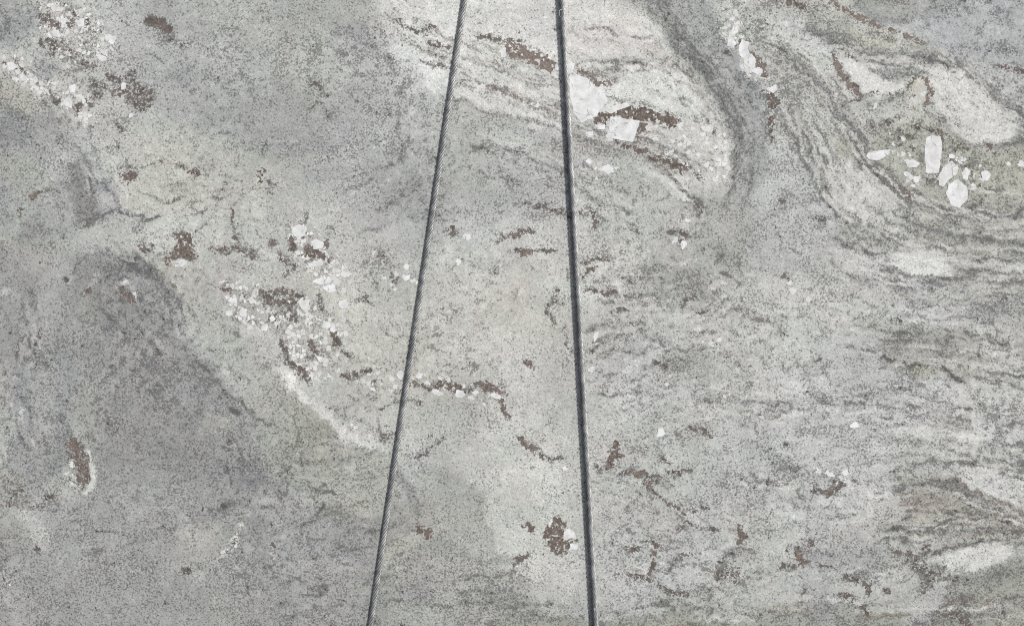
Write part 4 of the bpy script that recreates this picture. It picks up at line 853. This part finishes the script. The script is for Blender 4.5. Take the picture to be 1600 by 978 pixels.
def stone_material():
    m, nt, bsdf = new_mat('granite')
    g = N(nt)
    P = g.node('ShaderNodeTexCoord').outputs['Object']
    a1 = g.node('ShaderNodeAttribute', attribute_name='stone').outputs['Color']
    a2 = g.node('ShaderNodeAttribute', attribute_name='grain')
    sep = g.node('ShaderNodeSeparateColor')
    g.set(sep.inputs[0], a2.outputs['Color'])
    k, b, wt = sep.outputs[0], sep.outputs[1], sep.outputs[2]
    # warped coordinates so that no grain has a straight side
    wn_ = g.noise(P, 170, 2).outputs['Color']
    off = g.node('ShaderNodeVectorMath', operation='MULTIPLY_ADD')
    g.set(off.inputs[0], wn_); off.inputs[1].default_value = (0.007, 0.007, 0.007); g.set(off.inputs[2], P)
    Q = off.outputs[0]
    col = a1
    # crowded small white crystals
    vc = g.voro(Q, 96)
    sc = g.node('ShaderNodeSeparateColor'); g.set(sc.inputs[0], vc.outputs['Color'])
    ve = g.voro(Q, 96, 'DISTANCE_TO_EDGE').outputs['Distance']
    wsel = g.math('SUBTRACT', wt, sc.outputs[0])
    wm = g.math('MULTIPLY', g.step(wsel, -0.02, 0.05), g.step(ve, 0.03, 0.10))
    gap = g.math('MULTIPLY', g.math('MULTIPLY', wt, 0.75, clamp=True), g.math('SUBTRACT', 1.0, wm))
    col = g.mix(gap, col, lin((140, 136, 130)))
    col = g.mix(g.math('MULTIPLY', wm, 0.85), col, g.mix(sc.outputs[1], lin((203, 204, 201)), lin((230, 232, 231))))
    # feldspar and quartz grain, a few millimetres across
    vg = g.voro(Q, 360)
    sg = g.node('ShaderNodeSeparateColor'); g.set(sg.inputs[0], vg.outputs['Color'])
    n1 = g.noise(P, 260, 3, 0.65).outputs[0]
    n2 = g.noise(P, 95, 3, 0.6).outputs[0]
    amp = g.math('MULTIPLY_ADD', wm, -0.75, 1.0)
    t = g.math('MULTIPLY_ADD', g.math('SUBTRACT', sg.outputs[0], 0.5), 0.24, g.math('MULTIPLY', g.math('SUBTRACT', n1, 0.5), 0.85))
    t = g.math('MULTIPLY_ADD', g.math('SUBTRACT', n2, 0.5), 0.34, t)
    t = g.math('MULTIPLY_ADD', t, amp, 1.10)
    tv = g.node('ShaderNodeCombineColor')
    # faint rosy and greenish grains
    hn = g.math('MULTIPLY', g.math('SUBTRACT', g.noise(P, 130, 2).outputs[0], 0.5), 0.16)
    g.set(tv.inputs[0], g.math('ADD', t, hn)); g.set(tv.inputs[1], t); g.set(tv.inputs[2], g.math('MULTIPLY_ADD', hn, -0.25, t))
    col = g.mix(1.0, col, tv.outputs[0], 'MULTIPLY')
    # dark flakes
    nd = g.noise(Q, 225, 2.5, 0.6).outputs[0]
    kk = g.math('MULTIPLY_ADD', k, 0.21, nd)
    kk = g.math('MULTIPLY_ADD', wm, -0.14, kk)
    dm = g.step(kk, 0.575, 0.665)
    col = g.mix(g.math('MULTIPLY', dm, 0.62), col, lin((82, 82, 82)))
    # sparse larger black flakes
    nd2 = g.noise(Q, 120, 2, 0.5).outputs[0]
    dm2 = g.step(g.math('MULTIPLY_ADD', k, 0.10, nd2), 0.725, 0.76)
    col = g.mix(g.math('MULTIPLY', dm2, 0.8), col, lin((64, 62, 62)))
    # brown mica grains and their red-grey tint
    nb = g.noise(Q, 165, 2.5, 0.6).outputs[0]
    bb = g.math('ADD', g.math('MULTIPLY_ADD', b, 0.62, -0.31), nb)
    bm = g.step(bb, 0.585, 0.64)
    bc = g.noise(P, 60, 3, 0.6).outputs[0]
    bcol = g.mix(g.step(bc, 0.35, 0.65), lin((76, 71, 66)), lin((110, 98, 92)))
    col = g.mix(g.math('MULTIPLY', bm, 0.86), col, bcol)
    g.set(bsdf.inputs['Base Color'], col)
    g.set(bsdf.inputs['Roughness'], g.math('MULTIPLY_ADD', n2, 0.2, 0.42))
    bsdf.inputs['Specular IOR Level'].default_value = 0.35
    bump = g.node('ShaderNodeBump')
    bump.inputs['Strength'].default_value = 0.10
    bump.inputs['Distance'].default_value = 0.0006
    g.set(bump.inputs['Height'], n1)
    g.set(bsdf.inputs['Normal'], bump.outputs[0])
    return m


def crystal_material():
    m, nt, bsdf = new_mat('white_feldspar')
    g = N(nt)
    P = g.node('ShaderNodeTexCoord').outputs['Object']
    n = g.noise(P, 48, 5, 0.65).outputs[0]
    n2 = g.noise(P, 380, 2, 0.6).outputs[0]
    info = g.node('ShaderNodeObjectInfo').outputs['Random']
    col = g.mix(g.step(n, 0.32, 0.66), lin((208, 211, 210)), lin((243, 246, 247)))
    col = g.mix(g.math('MULTIPLY', info, 0.30), col, lin((208, 208, 205)))
    t = g.math('MULTIPLY_ADD', g.math('SUBTRACT', n2, 0.5), 0.22, 1.0)
    tc = g.node('ShaderNodeCombineColor')
    for i in range(3):
        g.set(tc.inputs[i], t)
    col = g.mix(1.0, col, tc.outputs[0], 'MULTIPLY')
    # cleavage cracks
    wp = g.node('ShaderNodeVectorMath', operation='MULTIPLY_ADD')
    g.set(wp.inputs[0], g.noise(P, 60, 2).outputs['Color']); wp.inputs[1].default_value = (0.02, 0.02, 0.02); g.set(wp.inputs[2], P)
    ve = g.voro(wp.outputs[0], 26, 'DISTANCE_TO_EDGE').outputs['Distance']
    crack = g.math('MULTIPLY', g.step(ve, 0.028, 0.008), g.step(g.noise(P, 40, 2).outputs[0], 0.48, 0.60))
    col = g.mix(g.math('MULTIPLY', crack, 0.55), col, lin((120, 112, 108)))
    g.set(bsdf.inputs['Base Color'], col)
    bsdf.inputs['Roughness'].default_value = 0.38
    bsdf.inputs['Specular IOR Level'].default_value = 0.4
    return m


def mica_material():
    m, nt, bsdf = new_mat('brown_mica')
    g = N(nt)
    P = g.node('ShaderNodeTexCoord').outputs['Object']
    n = g.noise(P, 75, 4, 0.62).outputs[0]
    n2 = g.noise(P, 240, 3, 0.6).outputs[0]
    info = g.node('ShaderNodeObjectInfo').outputs['Color']
    col = g.mix(g.step(n, 0.32, 0.68), lin((86, 80, 74)), lin((125, 114, 107)))
    col = g.mix(info, col, lin((148, 136, 129)))
    t = g.math('MULTIPLY_ADD', g.math('SUBTRACT', n2, 0.5), 1.6, 1.0)
    tc = g.node('ShaderNodeCombineColor')
    for i in range(3):
        g.set(tc.inputs[i], t)
    col = g.mix(1.0, col, tc.outputs[0], 'MULTIPLY')
    sp = g.step(g.noise(P, 190, 2, 0.5).outputs[0], 0.585, 0.66)
    col = g.mix(g.math('MULTIPLY', sp, 0.75), col, lin((188, 186, 181)))
    dk = g.step(g.noise(P, 160, 2, 0.5, 0.6).outputs[0], 0.43, 0.34)
    col = g.mix(g.math('MULTIPLY', dk, 0.5), col, lin((60, 54, 50)))
    g.set(bsdf.inputs['Base Color'], col)
    bsdf.inputs['Roughness'].default_value = 0.45
    bsdf.inputs['Specular IOR Level'].default_value = 0.35
    return m


def steel_material():
    m, nt, bsdf = new_mat('worn_steel_wire')
    g = N(nt)
    tc = g.node('ShaderNodeTexCoord')
    P = tc.outputs['Object']
    uv = g.node('ShaderNodeUVMap', uv_map='UVMap').outputs[0]
    sx = g.node('ShaderNodeSeparateXYZ'); g.set(sx.inputs[0], uv)
    # single wires of a strand: ridges that wind round it
    ang = g.math('MULTIPLY_ADD', sx.outputs[0], 8.0, g.math('MULTIPLY', sx.outputs[1], -26.0))
    wv = g.math('SINE', g.math('MULTIPLY', ang, 6.2831853))
    n = g.noise(P, 55, 4, 0.6).outputs[0]
    n2 = g.noise(P, 600, 2, 0.6).outputs[0]
    col = g.mix(g.step(n, 0.35, 0.68), lin((134, 137, 138)), lin((188, 190, 190)))
    col = g.mix(g.math('MULTIPLY', g.step(wv, -0.3, -0.95), 0.45), col, lin((52, 54, 57)))
    col = g.mix(g.math('MULTIPLY', g.step(n2, 0.58, 0.75), 0.35), col, lin((70, 66, 62)))
    g.set(bsdf.inputs['Base Color'], col)
    bsdf.inputs['Metallic'].default_value = 0.25
    g.set(bsdf.inputs['Roughness'], g.math('MULTIPLY_ADD', n2, 0.25, 0.34))
    bump = g.node('ShaderNodeBump')
    bump.inputs['Strength'].default_value = 0.5
    bump.inputs['Distance'].default_value = 0.0004
    g.set(bump.inputs['Height'], wv)
    g.set(bsdf.inputs['Normal'], bump.outputs[0])
    return m


M_STONE = stone_material()
M_CRYSTAL = crystal_material()
M_MICA = mica_material()
M_STEEL = steel_material()

# ------------------------------------------------------------------ the slab
THICK = 0.03
BASE_Z = ZC + (489 - Y1) * U


def to_local(px, py):
    return (px - 800) * U, (489 - py) * U + ZC - BASE_Z


def srgb_lin(c):
    c = np.clip(c, 0, 255) / 255
    return np.where(c <= 0.04045, c / 12.92, ((c + 0.055) / 1.055) ** 2.4)


def build_slab():
    n = NX * NY
    lx = (GX - 800) * U
    lz = (489 - GY) * U + ZC - BASE_Z
    # the arris is eased: the outermost ring lies a little back
    ly = np.zeros_like(lx)
    ly[0, :] = ly[-1, :] = 0.002
    ly[:, 0] = ly[:, -1] = 0.002
    front = np.stack([lx, ly, lz], -1).reshape(-1, 3)
    # ring of back vertices
    ring = [(0, i) for i in range(NX)] + [(j, NX - 1) for j in range(1, NY)] + [(NY - 1, i) for i in range(NX - 2, -1, -1)] + [(j, 0) for j in range(NY - 2, 0, -1)]
    ridx = np.array([j * NX + i for j, i in ring])
    back = front[ridx].copy()
    back[:, 1] = THICK
    centre = np.array([[0, THICK, (lz.max() + lz.min()) / 2]])
    co = np.concatenate([front, back, centre]).astype(np.float32)
    idx = np.arange(n).reshape(NY, NX)
    q = np.stack([idx[:-1, :-1], idx[1:, :-1], idx[1:, 1:], idx[:-1, 1:]], -1).reshape(-1, 4)
    m = len(ring)
    bi = n + np.arange(m)
    nx_ = np.roll(np.arange(m), -1)
    sides = np.stack([ridx, ridx[nx_], bi[nx_], bi], -1)
    quads = np.concatenate([q, sides])
    tris = np.stack([bi, bi[nx_], np.full(m, n + m)], -1)
    loops = np.concatenate([quads.ravel(), tris.ravel()]).astype(np.int32)
    starts = np.concatenate([np.arange(len(quads)) * 4, len(quads) * 4 + np.arange(len(tris)) * 3]).astype(np.int32)
    me = bpy.data.meshes.new('granite_slab')
    me.vertices.add(len(co)); me.vertices.foreach_set('co', co.ravel())
    me.loops.add(len(loops)); me.loops.foreach_set('vertex_index', loops)
    me.polygons.add(len(starts)); me.polygons.foreach_set('loop_start', starts)
    me.update(calc_edges=True)
    me.validate()
    a = np.ones((len(co), 4), np.float32)
    c = srgb_lin(RGB).reshape(-1, 3)
    a[:n, :3] = c
    a[n:n + m, :3] = c[ridx]
    a[n + m:, :3] = 0.4
    at = me.attributes.new('stone', 'FLOAT_COLOR', 'POINT')
    at.data.foreach_set('color', a.ravel())
    g = np.ones((len(co), 4), np.float32)
    gg = np.stack([K, B, W], -1).reshape(-1, 3)
    g[:n, :3] = gg
    g[n:n + m, :3] = gg[ridx]
    g[n + m:, :3] = 0.1
    at = me.attributes.new('grain', 'FLOAT_COLOR', 'POINT')
    at.data.foreach_set('color', g.ravel())
    me.materials.append(M_STONE)
    o = bpy.data.objects.new('granite_slab', me)
    COL.objects.link(o)
    o.location = (0, 0, BASE_Z)
    o['label'] = 'large grey and white granite slab with brown and white inclusions filling the view'
    o['category'] = 'stone slab'
    o['kind'] = 'thing'
    return o


slab = build_slab()


# ------------------------------------------------------------------ inclusions that can be picked out one by one
def outline_distance(pts, px, py):
    d = np.full(px.shape, 1e9)
    inside = np.zeros(px.shape, bool)
    n = len(pts)
    for i in range(n):
        p, q = pts[i], pts[(i + 1) % n]
        d = np.minimum(d, seg_dist(px, py, p, q))
        if p[1] != q[1]:
            inside ^= ((p[1] > py) != (q[1] > py)) & (px < (q[0] - p[0]) * (py - p[1]) / (q[1] - p[1]) + p[0])
    return np.where(inside, -d, d)


def inclusion(name, pts, mat, proud, cell, rag, grain, seed):
    """a mineral grain let into the face: the outline is worn by noise and cut into a fine mesh with real sides"""
    xs = [p[0] for p in pts]
    ys = [p[1] for p in pts]
    pad = rag + 2 * cell
    ax = np.arange(min(xs) - pad, max(xs) + pad + cell, cell)
    ay = np.arange(min(ys) - pad, max(ys) + pad + cell, cell)
    px, py = np.meshgrid(ax, ay)
    F = outline_distance(pts, px, py) + rag * (vnoise(px, py, grain, seed) + 0.6 * vnoise(px, py, grain * 0.5, seed + 1))
    if rag > 2.5:                                   # flaky minerals are eaten through by their neighbours
        F = np.maximum(F, 7 * (vnoise(px, py, 4.5, seed + 5) + 0.5 * vnoise(px, py, 2.2, seed + 6) - 0.56))
        F += 0.9 * rag * vnoise(px, py, 2.6, seed + 3)
    F[0, :] = F[-1, :] = 9; F[:, 0] = F[:, -1] = 9
    bm = bmesh.new()
    cache = {}

    def corner(j, i):
        k = (j, i)
        if k not in cache:
            lx, lz = to_local(ax[i], ay[j])
            cache[k] = bm.verts.new((lx, -proud, lz))
        return cache[k]

    def cross(j, i, j2, i2):
        k = (min((j, i), (j2, i2)), max((j, i), (j2, i2)))
        if k not in cache:
            t = F[j, i] / (F[j, i] - F[j2, i2])
            t = min(max(t, 0.08), 0.92)
            lx, lz = to_local(ax[i] + (ax[i2] - ax[i]) * t, ay[j] + (ay[j2] - ay[j]) * t)
            cache[k] = bm.verts.new((lx, -proud, lz))
        return cache[k]
    for j in range(len(ay) - 1):
        for i in range(len(ax) - 1):
            c = [(j, i), (j + 1, i), (j + 1, i + 1), (j, i + 1)]
            ins = [F[p] < 0 for p in c]
            if not any(ins):
                continue
            loop = []
            for q in range(4):
                p, r = c[q], c[(q + 1) % 4]
                if ins[q]:
                    loop.append(corner(*p))
                if ins[q] != ins[(q + 1) % 4]:
                    loop.append(cross(*p, *r))
            if len(loop) >= 3:
                bm.faces.new(loop)
    if not bm.faces:
        bm.free()
        return None
    bmesh.ops.recalc_face_normals(bm, faces=bm.faces)
    rim = [e for e in bm.edges if len(e.link_faces) == 1]
    ext = bmesh.ops.extrude_edge_only(bm, edges=rim)
    for v_ in ext['geom']:
        if isinstance(v_, bmesh.types.BMVert):
            v_.co.y = 0.003
    me = bpy.data.meshes.new(name)
    bm.to_mesh(me)
    bm.free()
    me.materials.append(mat)
    o = bpy.data.objects.new(name, me)
    COL.objects.link(o)
    o.parent = slab
    return o


for i, p in enumerate(crystals):
    xs = [q[0] for q in p]
    ys = [q[1] for q in p]
    big = max(max(xs) - min(xs), max(ys) - min(ys)) > 30
    inclusion('white_crystal', p, M_CRYSTAL, 0.00016 + 0.00001 * (i % 5), 2.0 if big else 1.5, 0.7 if big else 1.3, 6.0 if big else 5.0, 100 + i)

for i, p in enumerate(micas):
    o = inclusion('mica_patch', p, M_MICA, 0.00009 + 0.00001 * (i % 3), 1.25, 3.4, 7.0, 900 + i)
    if o:
        pale = any(1280 < q[0] < 1480 and q[1] < 170 for q in p) or (780 < p[0][0] < 1100 and p[0][1] < 130)
        pale2 = 845 < p[0][0] < 880 and p[0][1] > 800 or 95 < p[0][0] < 110 and p[0][1] > 680
        t_ = 0.55 if pale else 0.22 if pale2 else fr.uniform(0.0, 0.4)
        o.color = (t_, t_, t_, 1)



# ------------------------------------------------------------------ the two wire cables
def smooth_path(pts, rad, n=8):
    """polyline with rounded corners, evenly resampled"""
    P = [Vector(p) for p in pts]
    out = [P[0]]
    for i in range(1, len(P) - 1):
        a, b, c = P[i - 1], P[i], P[i + 1]
        d1 = (a - b).normalized() * rad
        d2 = (c - b).normalized() * rad
        for k in range(n + 1):
            t = k / n
            out.append((b + d1) * (1 - t) ** 2 + b * 2 * t * (1 - t) + (b + d2) * t ** 2)
    out.append(P[-1])
    seg = [0.0]
    for i in range(1, len(out)):
        seg.append(seg[-1] + (out[i] - out[i - 1]).length)
    L_ = seg[-1]
    m = int(L_ / 0.004)
    res = []
    j = 0
    for k in range(m + 1):
        s = L_ * k / m
        while j < len(seg) - 2 and seg[j + 1] < s:
            j += 1
        t = (s - seg[j]) / max(seg[j + 1] - seg[j], 1e-9)
        res.append((out[j].lerp(out[j + 1], t), s))
    return res


def cable(top_x, bot_x, label, phase):
    GAP = 0.0010                                  # the cable stands this far off the face
    R = 0.0066                                    # cable radius
    rs = 0.00228                                  # strand radius
    yf = -(GAP + R)
    yb = THICK + GAP + R
    slope = (bot_x - top_x) / 978.0

    def at(py, y):
        x, z = to_local(top_x + slope * py, py)
        return (x, y, z)
    root = bpy.data.objects.new('wire_cable', None)
    COL.objects.link(root)
    base = Vector(at(Y1, yf))
    root.location = (base.x, base.y, BASE_Z - 0.012)
    org = Vector((base.x, base.y, -0.012))
    root['label'] = label
    root['category'] = 'cable'
    root['group'] = 'wire cables slung round the slab'
    path = smooth_path([at(-330, yf), at(Y1 + 10, yf), at(Y1 + 10, yb), at(-330, yb)], 0.012)
    pts = [p - org for p, s in path]
    ss = [s for p, s in path]
    n = len(pts)
    # a frame carried along the path
    T = [(pts[min(i + 1, n - 1)] - pts[max(i - 1, 0)]).normalized() for i in range(n)]
    side = Vector((1, 0, 0))
    FR = []
    for i in range(n):
        u_ = (side - T[i] * side.dot(T[i])).normalized()
        FR.append((u_, T[i].cross(u_)))
        side = u_
    PITCH = 0.062

    def tube(name, centre, radius, ns):
        verts, uvs, faces = [], [], []
        C = [centre(i) for i in range(n)]
        for i in range(n):
            t = (C[min(i + 1, n - 1)] - C[max(i - 1, 0)]).normalized()
            u_ = (FR[i][0] - t * FR[i][0].dot(t)).normalized()
            v_ = t.cross(u_)
            for k in range(ns):
                a = 2 * math.pi * k / ns
                verts.append(C[i] + u_ * (radius * math.cos(a)) + v_ * (radius * math.sin(a)))
        for i in range(n - 1):
            for k in range(ns):
                k2 = (k + 1) % ns
                faces.append((i * ns + k, i * ns + k2, (i + 1) * ns + k2, (i + 1) * ns + k))
                uvs += [(k / ns, ss[i] / PITCH), ((k + 1) / ns, ss[i] / PITCH), ((k + 1) / ns, ss[i + 1] / PITCH), (k / ns, ss[i + 1] / PITCH)]
        faces.append(tuple(range(ns - 1, -1, -1)))
        faces.append(tuple(range((n - 1) * ns, n * ns)))
        uvs += [(0, 0)] * (2 * ns)
        me = bpy.data.meshes.new(name)
        me.from_pydata([tuple(v_) for v_ in verts], [], faces)
        lay = me.uv_layers.new(name='UVMap')
        lay.data.foreach_set('uv', np.array(uvs, np.float32).ravel())
        me.polygons.foreach_set('use_smooth', [True] * len(me.polygons))
        me.materials.append(M_STEEL)
        me.update()
        o = bpy.data.objects.new(name, me)
        COL.objects.link(o)
        o.parent = root
        return o
    rc = R - rs
    for j in range(6):
        def centre(i, j=j):
            a = phase + 2 * math.pi * j / 6 + SGN * 2 * math.pi * ss[i] / PITCH
            return pts[i] + FR[i][0] * (rc * math.cos(a)) + FR[i][1] * (rc * math.sin(a))
        tube('strand', centre, rs, 8)
    tube('core', lambda i: pts[i], rc - rs * 0.75, 6)
    return root, org, at, yf


SGN = 1.0
ca, orga, ata, yfa = cable(726.4, 579.0, 'steel wire cable leaning to the lower left, the more slanted of the two', 0.3)
cb, orgb, atb, yfb = cable(877.4, 930.8, 'nearly upright steel wire cable passing left of the large white block crystals', 1.1)


def barb(root, org, at, py, yf, pts_off, rad=0.0006):
    """a broken wire end sticking out of the cable"""
    c = Vector(at(py, yf)) - org
    P = [c + Vector((dx * U, -dy * U, -dz * U)) for dx, dy, dz in pts_off]
    verts, faces = [], []
    ns = 6
    for i, p in enumerate(P):
        t = (P[min(i + 1, len(P) - 1)] - P[max(i - 1, 0)]).normalized()
        u_ = t.orthogonal().normalized()
        v_ = t.cross(u_)
        for k in range(ns):
            a = 2 * math.pi * k / ns
            verts.append(tuple(p + u_ * rad * math.cos(a) + v_ * rad * math.sin(a)))
    for i in range(len(P) - 1):
        for k in range(ns):
            k2 = (k + 1) % ns
            faces.append((i * ns + k, i * ns + k2, (i + 1) * ns + k2, (i + 1) * ns + k))
    me = bpy.data.meshes.new('broken_wire')
    me.from_pydata(verts, [], faces)
    me.materials.append(M_BRIGHT)
    o = bpy.data.objects.new('broken_wire', me)
    COL.objects.link(o)
    o.parent = root
    return o


M_BRIGHT, nt_, bs_ = new_mat('bare_bright_wire')
g_ = N(nt_)
bs_.inputs['Metallic'].default_value = 0.2
g_.set(bs_.inputs['Base Color'], g_.mix(g_.noise(g_.node('ShaderNodeTexCoord').outputs['Object'], 300, 2).outputs[0], lin((205, 207, 212)), lin((236, 238, 240))))
bs_.inputs['Roughness'].default_value = 0.3
barb(cb, orgb, atb, 18, yfb, [(-1.4, 3.2, -1.0), (-2.6, 4.2, -0.6), (-4.2, 4.6, 1.2), (-4.8, 4.4, 4.0), (-4.4, 3.6, 8.0), (-3.2, 2.6, 10.5)])
barb(cb, orgb, atb, 950, yfb, [(-0.6, 3.4, -2.5), (-1.2, 4.2, 0.0), (-1.0, 3.6, 2.4)])
barb(ca, orga, ata, 47, yfa, [(0.8, 3.4, -2.5), (0.2, 4.2, 0.0), (-0.2, 3.6, 2.4)])
